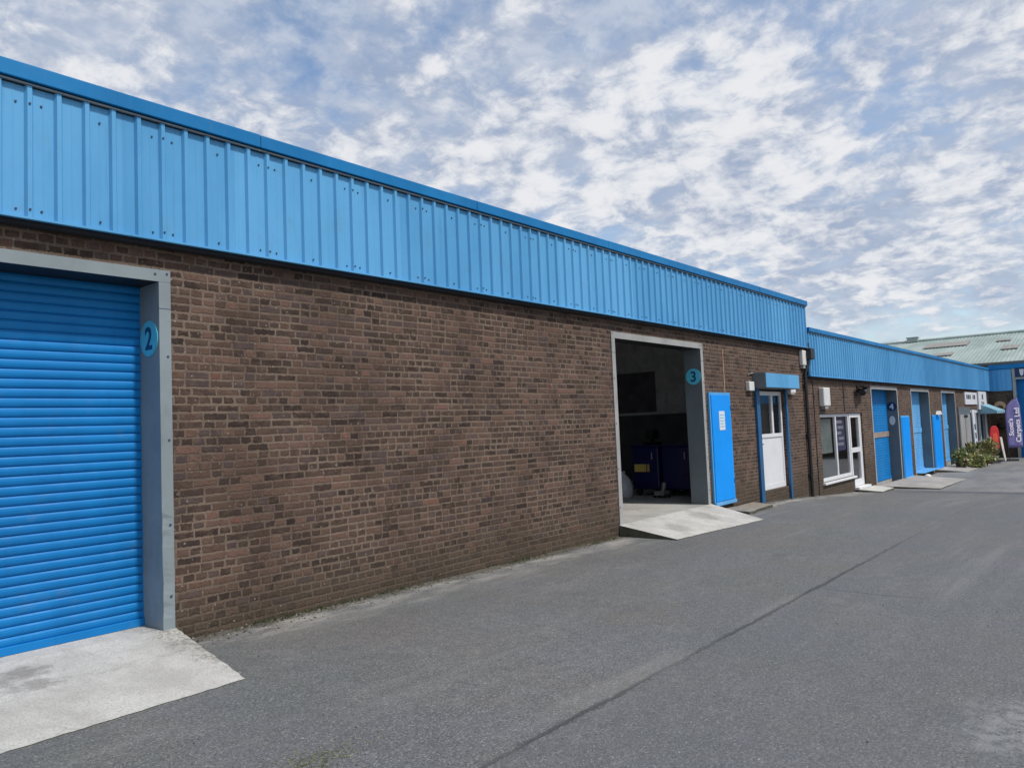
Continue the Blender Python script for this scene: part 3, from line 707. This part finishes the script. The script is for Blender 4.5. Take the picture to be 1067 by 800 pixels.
m = MB(); m.box(XE-.02, XE+.02, 1.42, 5.06, 3.28, 3.75); m.build('door_header', NAVY, B3)
prof = []
for i in range(44):
    for t in range(4): prof.append((-.9+i*.094+t*.0235, .02*math.sin(PI*t/4)))
m = MB(); m.strip([p for p in prof if p[0] < 3.2], lambda p: (XE+.16-p[1], 1.42, p[0]), lambda p: (XE+.16-p[1], 5.06, p[0]), 0, True); m.box(XE+.17, XE+.2, 1.42, 5.06, -.9, 3.2)
m.build('roller_shutter', SHUT, B3)
sg = thing('header_sign', 'dark navy sign board with white mark over the far blue door', 'sign', (XE-.05, 3.9, 3.28))
m = MB(); m.box(XE-.10, XE-.03, 2.6, 5.05, 3.29, 3.74); m.build('board', NAVY, sg)
m = MB(); m.prism([(XE-.104, 4.86, 3.69), (XE-.104, 4.66, 3.69), (XE-.104, 4.69, 3.42), (XE-.104, 4.76, 3.33), (XE-.104, 4.83, 3.42)], (.003, 0, 0)); m.build('mark', SIGNW, sg)

# ------------------------------------------------------------------ shed behind
B4 = thing('green_roofed_shed', 'large shed behind with pale green sloping sheet roof and brown rooflights', 'building', (66, 5, -.9))
XR0, XR1, ZE, ZR = 60.0, 72.0, 4.85, 7.65
def rp(x, y, d=0.0): return (x, y, ZE+(ZR-ZE)*(x-XR0)/(XR1-XR0)+d)
m = MB(); prof = []
yy = -26.0
while yy < 22:
    prof += [(yy, 0), (yy+.06, .022), (yy+.12, .022), (yy+.18, 0)]; yy += .25
m.strip(prof, lambda p: rp(XR0-.3, p[0], p[1]), lambda p: rp(XR1, p[0], p[1]))
m.strip(prof, lambda p: (XR1+.0, p[0], ZR+p[1]), lambda p: (XR1+12.3, p[0], ZE+p[1]))
rf = m.build('roof', SHEDR, B4)
m = MB(); m.box(XR0, XR1+12, -26, 22, -1, ZE-.15); m.prism([(XR0, 22, ZE-.15), (XR1+12, 22, ZE-.15), (XR1, 22, ZR-.1)], (0, -.2, 0)); m.prism([(XR0, -26, ZE-.15), (XR1+12, -26, ZE-.15), (XR1, -26, ZR-.1)], (0, .2, 0)); m.build('wall', SHEDR, B4)
m = MB(); m.box(XR0-.45, XR0-.3, -26, 22, ZE-.22, ZE-.06); m.build('gutter', GREYD, B4)
m = MB(); m.tube([(XR1, -26, ZR+.03), (XR1, 22, ZR+.03)], .16, 8); m.build('ridge_cap', SHEDR, B4)
def rooflight(x0, x1, ya, yb):
    m = MB(); m.prism([rp(x0, ya, .06), rp(x1, ya, .06), rp(x1, yb, .06), rp(x0, yb, .06)], (0, 0, .06)); m.build('rooflight', SKYL, rf)
for q in ((67.6, 69.4, 13.2, 10.2), (68.8, 70.6, 4.4, 2.0), (63.6, 64.6, 11.9, 10.6), (64.2, 65.6, 7.6, 6.6), (68.0, 68.8, 8.3, 7.4), (65.0, 66.4, 4.0, 2.0), (68.8, 70.6, -4, -7), (65.0, 66.4, -5, -8)): rooflight(*q)
m = MB(); m.box(71.7, 72.3, 14.4, 15.2, ZR, ZR+.36); m.box(71.65, 72.35, 14.35, 15.25, ZR+.36, ZR+.42); m.build('ridge_vent', SHEDR, rf)

# ------------------------------------------------------------------ number discs and wall fittings
def disc(name, label, loc, r, txt, dmat, tmat, group):
    t = thing(name, label, 'sign', loc, group)
    x, y, z = loc
    m = MB(); m.tube([(x, y, z), (x-.008, y, z)], r, 40); m.build('disc', dmat, t)
    fr_ = frame_of((x-.0085, y, z-.01), (0, -1, 0), (0, 0, 1))
    text_mesh('numeral', txt, r*1.75, fr_, tmat, t, .0015, .006)
    m = MB(); k = 40
    ring = [(x-.0095, y+r*.97*math.cos(2*PI*a/k), z+r*.97*math.sin(2*PI*a/k)) for a in range(k)]+[(x-.0095, y+r*.90*math.cos(2*PI*a/k), z+r*.90*math.sin(2*PI*a/k)) for a in range(k)]
    m.add(ring, [(a, (a+1) % k, k+(a+1) % k, k+a) for a in range(k)]); m.build('rim_line', tmat if False else dmat, t)
    return t
G = 'number discs on the doorway reveals'
disc('number_sign', 'pale blue disc bearing a dark 2 on the shuttered doorway reveal', (3.0785, 6.478, 2.545), .152, '2', DISC, NUMB, G)
disc('number_sign', 'pale blue disc bearing a dark 3 on the open doorway reveal', (13.258, 6.470, 2.50), .152, '3', DISC, NUMB, G)
t = disc('number_sign', 'dark navy disc with white 4 above an oval plate on doorway reveal', (27.758, 6.485, 1.90), .15, '4', NAVY, SIGNW, G)
t = thing('oval_plate', 'small pale oval plate below the navy disc on doorway reveal', 'plate', (27.758, 6.60, 1.4))
m = MB(); k = 24; m.prism([(27.758, 6.49+.09*math.cos(2*PI*a/k), 1.44+.15*math.sin(2*PI*a/k)) for a in range(k)], (-.012, 0, 0)); m.build('plate', WHITE, t)

def cupboard(x0, x1, z0, z1, label, plate=False, d=.045):
    t = thing('service_cupboard', label, 'cupboard', ((x0+x1)/2, Y, z0), 'tall blue cupboards between the doorways')
    m = MB(); m.box(x0, x1, Y-d, Y-.003, z0, z1); m.build('surround', CLAD, t, .004)
    m = MB(); m.box(x0+.05, x1-.05, Y-d-.018, Y-d-.001, z0+.06, z1-.05); dd = m.build('door_panel', BOXB, t, .004)
    for zz in (z0+.35, z1-.35):
        m = MB(); m.box(x1-.065, x1-.045, Y-d-.03, Y-d-.019, zz, zz+.09); m.build('hinge', RAIL, dd)
    m = MB(); m.box(x0+.01, x1-.01, Y-d-.03, Y-d-.002, z0-.02, z0+.045); m.build('bottom_trim', SHUTF, t, .004)
    if plate:
        m = MB(); m.box((x0+x1)/2-.13, (x0+x1)/2+.12, Y-d-.024, Y-d-.019, z1-.72, z1-.36); pl = m.build('notice', SIGNW, dd)
        m = MB()
        for i in range(5): m.box((x0+x1)/2-.10, (x0+x1)/2+.09-.03*(i % 2), Y-d-.0265, Y-d-.0245, z1-.44-i*.055, z1-.425-i*.055)
        m.build('print', DISC, pl)
    return t
cupboard(13.46, 14.40, .09, 2.20, 'tall vivid blue cupboard with small white notice beside the open doorway', True)
cupboard(27.98, 29.12, -.50, 1.58, 'tall blue cupboard between the bright blue and the faded blue doors')
c3 = cupboard(32.86, 34.38, -.58, 1.56, 'tall blue cupboard with pale bracket on top just before the plants')
m = MB(); m.prism([(33.45, Y-.2, 1.562), (33.95, Y-.2, 1.562), (33.7, Y-.2, 1.70)], (0, .15, 0)); m.build('top_bracket', SIGNW, c3)

def alarm(loc, w, h, label, d=.10):
    t = thing('alarm_box', label, 'alarm box', loc, 'white boxes high on the brickwork')
    x, y, z = loc
    m = MB(); m.box(x, x+w, y-d, y-.002, z, z+h); m.build('cover', WHITE, t, .025)
    m = MB(); m.box(x+w*.25, x+w*.75, y-d*.8, y-.002, z-.07, z-.001); m.build('base', GREY2, t, .005)
    return t
alarm((18.60, Y, 2.90), .27, .37, 'white alarm box just under the taller fascia beside the drainpipe')
alarm((19.87, Y, 1.92), .50, .47, 'white rounded alarm box above the left of the shop window', .14)
t = thing('junction_box', 'small cream junction box left of the blue shutter box over the white door', 'junction box', (15.45, Y, 2.26))
m = MB(); m.box(15.30, 15.56, Y-.09, Y-.002, 2.25, 2.44); m.build('cover', WHITE, t, .012)
m = MB(); m.tube([(15.43, Y-.03, 2.44), (15.43, Y-.03, 2.60), (15.66, Y-.03, 2.63)], .011, 8); m.build('conduit', GREY2, t)
t = thing('wall_lamp', 'small white lamp under the right end of the blue shutter box', 'lamp', (17.8, Y, 2.24))
m = MB(); m.box(17.64, 17.98, Y-.10, Y-.002, 2.23, 2.32); m.build('housing', UPVC, t, .015)
m = MB(); m.box(17.68, 17.94, Y-.085, Y-.02, 2.205, 2.229); m.build('lens', WHITE, t)
t = thing('security_camera', 'black security camera on a bracket above the shop window', 'camera', (23.3, Y, 2.3))
m = MB(); m.box(23.2, 23.4, Y-.03, Y-.002, 2.3, 2.5); m.tube([(23.3, Y-.03, 2.4), (23.3, Y-.16, 2.36)], .03, 8); m.build('bracket', BLACK, t)
m = MB(); m.tube([(23.62, Y-.14, 2.38), (23.0, Y-.22, 2.28)], .085, 14); m.build('housing', BLACK, t)
m = MB(); m.box(22.95, 23.66, Y-.28, Y-.08, 2.445, 2.46); m.build('sun_hood', BLACK, t)

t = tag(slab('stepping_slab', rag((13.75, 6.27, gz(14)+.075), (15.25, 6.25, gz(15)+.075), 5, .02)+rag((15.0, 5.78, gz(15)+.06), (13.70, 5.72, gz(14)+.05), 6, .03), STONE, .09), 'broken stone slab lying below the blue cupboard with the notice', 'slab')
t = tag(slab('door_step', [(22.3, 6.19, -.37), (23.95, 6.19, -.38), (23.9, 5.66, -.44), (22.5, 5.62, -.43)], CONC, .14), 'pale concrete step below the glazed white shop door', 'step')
m = MB()
for k in range(1): m.lathe((29.9, 5.98, gz(29.9)), [(.02, 0), (.10, .01), (.12, .05), (.08, .11), (.02, .13)], 9)
tag(m.build('stone', CREAM), 'white stone on the ground by the faded blue door', 'stone')

# shop signs
t = thing('shop_sign', 'wide white sign board with dark print under the far fascia', 'sign', (41.7, Y, 1.95), 'white signs over the far shop front')
m = MB(); m.box(40.1, 43.3, Y-.05, Y-.003, 1.95, 2.52); m.build('board', SIGNW, t)
for a, c in ((40.45, 40.75), (40.85, 41.25), (41.35, 41.6), (42.1, 42.3), (42.4, 42.8)):
    m = MB(); m.box(a, c, Y-.053, Y-.051, 2.2, 2.4); m.build('print', SIGND, t)
t = thing('shop_sign', 'narrow tall white sign with dark print beside the pale awning', 'sign', (44.7, Y, 1.68), 'white signs over the far shop front')
m = MB(); m.box(43.5, 45.9, Y-.09, Y-.003, 1.70, 2.60); m.build('board', SIGNW, t)
for a, c, za, zc in ((44.5, 44.9, 2.2, 2.45), (44.3, 44.6, 1.95, 2.1), (44.8, 45.1, 1.85, 2.08)):
    m = MB(); m.box(a, c, Y-.093, Y-.091, za, zc); m.build('print', SIGND, t)
t = thing('notice_board', 'narrow white notice panel leaning by the grey door', 'notice', (41.9, Y, -.6))
m = MB(); m.obox((41.55, Y-.12, .55), (.30, 0, 0), (0, .02, 0), (0, .03, 1.15)); m.build('panel', SIGNW, t)
for zz in (.1, .5, .9):
    m = MB(); m.obox((41.6, Y-.150+.03*(zz-.55)/1.15, zz), (.13, 0, 0), (0, .002, 0), (0, .004, .13)); m.build('print', SIGND, t)
t = thing('wall_plaque', 'round tan plaque on the brick wall at the yard end', 'sign', (XE-.01, 5.82, 1.85))
m = MB(); k = 28
m.prism([(XE-.003, 5.83+.26*math.cos(PI*a/14), 1.85+.24*math.sin(PI*a/14)) for a in range(28)], (-.03, 0, 0)); m.build('plate', TAN, t)
m = MB(); m.prism([(XE-.034, 5.83+.15*math.cos(PI*a/8), 1.76+.12*math.sin(PI*a/8)) for a in range(16)], (-.004, 0, 0)); m.build('emblem', POTB, t)
t = thing('hanging_basket', 'black hanging basket on the end wall behind the red stand', 'basket', (XE-.15, 5.75, .7))
m = MB(); m.lathe((XE-.28, 5.75, .62), [(.03, 0), (.16, .06), (.24, .2), (.26, .3)], 16); m.build('bowl', BLACK, t)
m = MB(); m.box(XE-.5, XE-.003, 5.735, 5.765, 1.18, 1.21)
for a in range(3): m.tube([(XE-.28, 5.75, 1.18), (XE-.28+.25*math.cos(a*2.1), 5.75+.25*math.sin(a*2.1), .92)], .008, 5)
m.build('bracket', BLACK, t)

# poster behind the window glass
t = thing('window_poster', 'purple and white poster hanging inside the right pane of the shop window', 'poster', (21.9, Y+.16, .7))
m = MB(); m.box(21.45, 22.32, Y+.14, Y+.145, .72, 1.62); m.build('sheet', PURP, t)
m = MB()
for i, (a, c) in enumerate(((21.6, 22.1), (21.7, 22.2), (21.58, 22.0), (21.75, 22.2), (21.6, 22.15))): m.box(a, c, Y+.137, Y+.139, 1.46-i*.15, 1.54-i*.15)
m.build('print', FLAGT, t)
t = thing('reflection_panel', 'pale blind panel put in for the reflection in the left pane of the shop window', 'backdrop', (20.6, Y+.2, .6))
m = MB(); m.box(19.95, 21.28, Y+.18, Y+.185, .72, 1.60); m.box(19.95, 21.28, Y+.172, Y+.193, .70, .72); m.build('reflection_sheet', simple('pale_reflection', (.5, .54, .53), .7), t)  # pale sheet added in place of the bright reflection in the glass
t = thing('infill', 'pale grey counter put in low for the reflection in the shop window glass', 'infill', (20.9, Y+.5, -.47))
m = MB(); m.box(19.5, 22.4, Y+.45, Y+.9, -.46, .48); m.box(19.45, 22.45, Y+.42, Y+.95, .48, .52); m.build('body', simple('grey_reflection', (.30, .32, .34), .5), t, .01)  # grey body added in place of the reflected road low in the glass

# ------------------------------------------------------------------ inside the open unit
def cabinet(ya, yb, label, lab=False):
    t = thing('machine_cabinet', label, 'machine', (14.9, (ya+yb)/2, .13), 'dark blue machines in the open unit')
    m = MB(); m.box(14.5, 15.5, ya, yb, .27, 1.17); m.build('body', DNAVY, t, .03)
    m = MB(); m.box(14.46, 15.54, ya-.02, yb+.02, 1.171, 1.21); m.build('lid', DNAVY, t, .012)
    m = MB(); m.box(14.485, 14.499, ya+.08, yb-.08, .34, .60); m.build('lower_panel', DNAVY, t, .004)
    for xx in (14.6, 15.4):
        for yy in (ya+.1, yb-.1):
            m = MB(); m.tube([(xx-.03, yy, .20), (xx+.03, yy, .20)], .07, 14); m.box(xx-.02, xx+.02, yy-.03, yy+.03, .2, .27); m.build('caster', RUBBER, t)
    if lab:
        m = MB(); m.box(14.485, 14.499, yb-.34, yb-.06, .64, .80); m.box(14.485, 14.499, yb-.42, yb-.37, .64, .80); m.build('label_plate', YEL, t)
    m = MB(); m.tube([(14.47, ya+.14, .9), (14.47, ya+.14, 1.05)], .012, 8); m.build('handle', GREY2, t)
    return t
cabinet(7.98, 8.62, 'dark navy machine cabinet with yellow label just inside the open doorway', True)
cabinet(7.22, 7.90, 'plain dark navy machine cabinet nearer the right reveal of the open doorway')
t = thing('hose_reel', 'black hose reel standing on top of the labelled navy cabinet', 'hose reel', (14.9, 8.3, 1.21))
m = MB(); m.box(14.7, 15.1, 8.2, 8.45, 1.212, 1.26); m.box(14.86, 14.94, 8.29, 8.35, 1.26, 1.42); m.build('stand', BLACK, t)
m = MB(); m.tube([(14.78, 8.32, 1.42), (15.02, 8.32, 1.42)], .07, 18); m.tube([(14.76, 8.32, 1.42), (14.78, 8.32, 1.42)], .11, 18); m.tube([(15.02, 8.32, 1.42), (15.04, 8.32, 1.42)], .11, 18); m.build('drum', BLACK, t)
t = thing('plastic_sack', 'pale grey plastic sack slumped on the floor at the left of the open doorway', 'sack', (13.9, 8.55, .13))
m = MB(); m.lathe((14.0, 8.58, .13), [(.16, 0), (.21, .06), (.22, .2), (.19, .34), (.12, .44), (.05, .5), (.07, .55)], 16); m.build('bag', simple('grey_polythene', (.42, .43, .46), .4, bump=.02, bscale=12), t)
t = thing('floor_jack', 'small pale trolley jack on the floor before the navy cabinets', 'jack', (14.2, 7.75, .13))
m = MB(); m.box(14.1, 14.36, 7.68, 7.9, .18, .27); m.tube([(14.3, 7.8, .25), (14.36, 7.8, .42)], .05, 10); m.build('body', simple('pale_metal', (.28, .27, .24), .4, .3), t, .01)
for xx in (14.14, 14.32):
    for yy in (7.66, 7.89):
        m = MB(); m.tube([(xx, yy, .17), (xx, yy+.03, .17)], .04, 12); m.build('wheel', RUBBER, t)

# ------------------------------------------------------------------ far yard: flag, stand, plants
H = Vector((.63, -.776, 0)); V = Vector((0, 0, 1)); N = Vector((-.776, -.63, 0))
fb = Vector((42.6, 4.98, gz(42.6)))
t = thing('feather_flag', 'tall purple feather flag with white lettering on a black base in the yard', 'flag', fb, )
m = MB(); m.obox(fb+H*.02+V*.05, H*.27, N*.16, V*.05); m.build('base', RUBBER, t, .02)
pole = [fb-H*.06+V*.05, fb-H*.10+V*.6, fb-H*.12+V*2.2, fb-H*.02+V*2.60, fb+H*.25+V*2.86, fb+H*.50+V*2.97]
m = MB(); m.tube(pole, .018, 8, 0, .010); m.build('pole', RUBBER, t)
edge = [(-.10, .62), (-.115, 1.4), (-.12, 2.2), (-.02, 2.58), (.25, 2.84), (.50, 2.95)]
right = [(.60, 2.6), (.60, 1.8), (.62, 1.1), (.63, .62)]
nseg = 16; m = MB(); vs = []
def lerp_curve(c, s):
    L = [0]
    for a, b in zip(c, c[1:]): L.append(L[-1]+math.hypot(b[0]-a[0], b[1]-a[1]))
    s *= L[-1]
    for i in range(len(c)-1):
        if s <= L[i+1]+1e-9:
            q = (s-L[i])/(L[i+1]-L[i]); return (c[i][0]+(c[i+1][0]-c[i][0])*q, c[i][1]+(c[i+1][1]-c[i][1])*q)
rr = [(.63, .62), (.62, 1.1), (.60, 1.8), (.60, 2.6), (.50, 2.95)]
for i in range(nseg+1):
    a = lerp_curve(edge, i/nseg); b = lerp_curve(rr, i/nseg)
    for j in range(7):
        q = j/6; p = fb+H*(a[0]+(b[0]-a[0])*q)+V*(a[1]+(b[1]-a[1])*q)+N*(.03*math.sin(q*5+i*.35)*q)
        vs.append(p)
m.add(vs, [(i*7+j, i*7+j+1, (i+1)*7+j+1, (i+1)*7+j) for i in range(nseg) for j in range(6)], 0, True)
ban = m.build('banner', PURP, t)
sm = ban.modifiers.new('solid', 'SOLIDIFY'); sm.thickness = .004
text_mesh('lettering', "Scott's", .30, frame_of(fb+H*.10+V*1.58+N*.045, V, -H), FLAGT, ban, .001, .008)
text_mesh('lettering', "Carpets", .33, frame_of(fb+H*.42+V*1.40+N*.045, V, -H), FLAGT, ban, .001, .008)
text_mesh('lettering', "Ltd", .33, frame_of(fb+H*.42+V*2.26+N*.045, V, -H), FLAGT, ban, .001, .008)

rb = Vector((42.1, 5.50, gz(42.2)))
t = thing('display_stand', 'red and orange board on white splayed legs beside the purple flag', 'display stand', rb)
m = MB(); m.prism([rb+H*a+V*z-N*.03 for a, z in ((-.20, .62), (.20, .62), (.20, 1.35), (.17, 1.55), (.08, 1.66), (-.08, 1.66), (-.17, 1.55), (-.20, 1.35))], N*.06); m.build('board', RED, t, .01)
m = MB(); m.prism([rb+H*a+V*z+N*.033 for a, z in ((-.11, .66), (.11, .66), (.12, 1.1), (.08, 1.32), (-.08, 1.32), (-.12, 1.1))], N*.012)
for a in (-.05, .02, .08): m.obox(rb+H*a+V*.84+N*.05, H*.012, N*.004, V*.16)
m.build('front_panel', [ORANGE], t)
for s in (-1, 1):
    m = MB(); m.prism([rb+H*(s*a)+V*z+N*.02 for a, z in ((.20, 1.14), (.30, 1.12), (.36, .6), (.43, .02), (.36, .02), (.26, .6))], N*.05); m.build('leg', CREAM, t, .006)
m = MB(); m.obox(rb+V*.52, H*.16, N*.12, V*.09); m.obox(rb+V*.25, H*.05, N*.05, V*.2); m.obox(rb+V*.04, H*.24, N*.14, V*.04); m.build('base', BLACK, t, .01)

def plant(x, y, rx, ry, h, nleaf, label, pot=None, weights=(2, 4, 3, 2, 1), potr=.3, poth=.28, size=.09, blooms=0):
    z0 = gz(x); t = thing('garden_plant', label, 'plant', (x, y, z0), 'garden plants in pots before the far shop')
    m = MB(); m.lathe((x, y, z0), [(potr*.72, 0), (potr*.95, poth*.8), (potr, poth*.82), (potr, poth), (potr*.88, poth)], 18); m.build('pot', pot or POTB, t)
    cl = [(random.uniform(-rx, rx)*.7, random.uniform(-ry, ry)*.7, random.uniform(.35, .95)*h, random.uniform(.25, .5)) for _ in range(9)]
    st = MB()
    for (a, b_, c, r) in cl: st.tube([(x, y, z0+poth*.9), (x+a*.4, y+b_*.4, z0+c*.6+.1), (x+a, y+b_, z0+c)], .014, 5, 0, .006)
    st.build('stem', STEM, t)
    m = MB(); pool = [i for i, w_ in enumerate(weights) for _ in range(w_)]
    for k in range(nleaf):
        a, b_, c, r = random.choice(cl)
        while True:
            q = Vector((random.uniform(-1, 1), random.uniform(-1, 1), random.uniform(-1, 1)))
            if .1 < q.length < 1: break
        p = Vector((x+a+q.x*r*rx*1.1, y+b_+q.y*r*ry*1.3, z0+max(.04, c+q.z*r*h*.62)))
        d = (q+Vector((random.uniform(-.6, .6), random.uniform(-.6, .6), random.uniform(-.2, .7)))).normalized()
        s_ = d.cross(Vector((random.uniform(-1, 1), random.uniform(-1, 1), .3))).normalized()
        L = size*random.uniform(.7, 1.7); wd = L*random.uniform(.22, .4)
        up_ = d.cross(s_)*L*.12
        m.add([p, p+d*L*.5+s_*wd+up_, p+d*L, p+d*L*.5-s_*wd+up_], [(0, 1, 2, 3)], random.choice(pool))
    m.build('foliage', LEAF, t)
    if blooms:
        for k in range(blooms):
            m = MB(); a, b_, c, r = random.choice(cl); p = Vector((x+a-.1, y+b_-r*ry*.7, z0+c+r*h*.25))
            m.lathe(p, [(.01, 0), (.06, .03), (.075, .07), (.02, .09)], 8); m.build('bloom', CREAM, t)
    return t
plant(35.4, 5.85, .45, .35, .70, 420, 'small upright green plant beside the last blue doorway', potr=.2, poth=.24, blooms=1, size=.11)
plant(36.3, 5.45, .75, .42, .42, 620, 'low yellow green plant sprawling over the ground nearest the road', weights=(2, 3, 6, 3, 1), potr=.26, poth=.16, blooms=1, size=.10)
plant(37.5, 5.55, .85, .40, .50, 640, 'low bronze green plant trailing wide among the other pots', weights=(1, 2, 4, 4, 3), potr=.26, poth=.2, blooms=1, size=.11)
plant(38.6, 5.75, .6, .36, .78, 520, 'mid height olive plant with thin stems before the grey double door', weights=(1, 3, 3, 5, 1), potr=.24, poth=.3, size=.12)
plant(39.7, 5.50, .55, .36, .95, 560, 'tallest russet and olive plant next to the slate blue bowl', weights=(1, 2, 3, 5, 3), potr=.26, poth=.32, blooms=1, size=.12)
t = thing('plant_pot', 'slate blue bowl pot on a black tray left of the red stand', 'pot', (40.6, 5.62, gz(40.6)))
m = MB(); m.lathe((40.6, 5.55, gz(40.6)+.05), [(.2, 0), (.32, .12), (.36, .26), (.33, .27), (.28, .22)], 20); m.build('bowl', POT, t)
m = MB(); m.lathe((40.6, 5.55, gz(40.6)), [(.40, 0), (.42, .05), (.40, .05)], 20); m.build('tray', BLACK, t)
t = thing('storage_tub', 'blue tub with a pale lid standing behind the plants by the shop', 'tub', (42.6, 5.95, gz(42.6)))
m = MB(); m.lathe((42.6, 5.95, gz(42.6)), [(.24, 0), (.30, .85), (.31, .86)], 20); m.build('tub', simple('slate_blue_plastic', srgb(70, 110, 150), .5), t)
m = MB(); m.lathe((42.6, 5.95, gz(42.6)+.862), [(.33, 0), (.33, .05), (.24, .12), (.05, .15)], 20); m.build('lid', SIGNW, t)

# ------------------------------------------------------------------ loose stuff along the foot of the wall
m = MB()
def pebble(x, y, r, mi):
    z = gz(x); a0 = random.random()*6
    vs = [(x+r*random.uniform(.7, 1.2)*math.cos(a0+k*PI/3), y+r*random.uniform(.6, 1.1)*math.sin(a0+k*PI/3), z+r*.1) for k in range(6)]
    tp = [(x+(v[0]-x)*.6, y+(v[1]-y)*.6, z+r*random.uniform(.5, .8)) for v in vs]
    m.add(vs+tp, [tuple(range(6, 12))]+[(k, (k+1) % 6, 6+(k+1) % 6, 6+k) for k in range(6)], mi)
for k in range(1500):
    x = random.choice([random.uniform(3.2, 10.1), random.uniform(3.2, 6.5), random.uniform(13.4, 18.9)])
    d = abs(random.gauss(0, .16)); 
    if d > .7: continue
    pebble(x, 6.30-d, random.choice([.004, .005, .006, .008, .012]), random.choice([0, 0, 0, 2, 2, 2, 1]))
for k in range(240):
    pebble(random.uniform(1.5, 12), random.uniform(.4, 6.0), random.choice([.004, .005, .007]), random.choice([0, 1, 1, 2]))
tag(m.build('gravel', GRAVEL), kind='stuff')
m = MB()
for k in range(420):
    x = random.gauss(random.choice([4.1, 4.6, 5.4, 7.7, 9.6]), .28); y = 6.305-abs(random.gauss(0, .045)); z = gz(x)
    if not 3.25 < x < 10.1: continue
    for j in range(5):
        a = random.random()*6.28; L = random.uniform(.015, .05)
        p = Vector((x, y, z)); d = Vector((math.cos(a)*.7, -abs(math.sin(a))*.7, random.uniform(.3, 1))).normalized(); s_ = d.cross(Vector((0, 0, 1))).normalized()
        m.add([p-s_*.003, p+s_*.003, p+d*L], [(0, 1, 2)], random.choice([0, 0, 3, 1]))
for k in range(260):
    x = random.gauss(2.42, .22); y = random.gauss(3.36, .10); z = gz(x)
    for j in range(4):
        a = random.random()*6.28; L = random.uniform(.006, .018)
        p = Vector((x, y, z)); d = Vector((math.cos(a), math.sin(a), random.uniform(.3, 1))).normalized(); s_ = d.cross(Vector((0, 0, 1))).normalized()
        m.add([p-s_*.002, p+s_*.002, p+d*L], [(0, 1, 2)], random.choice([0, 3, 3]))
tag(m.build('weeds', LEAF), kind='stuff')
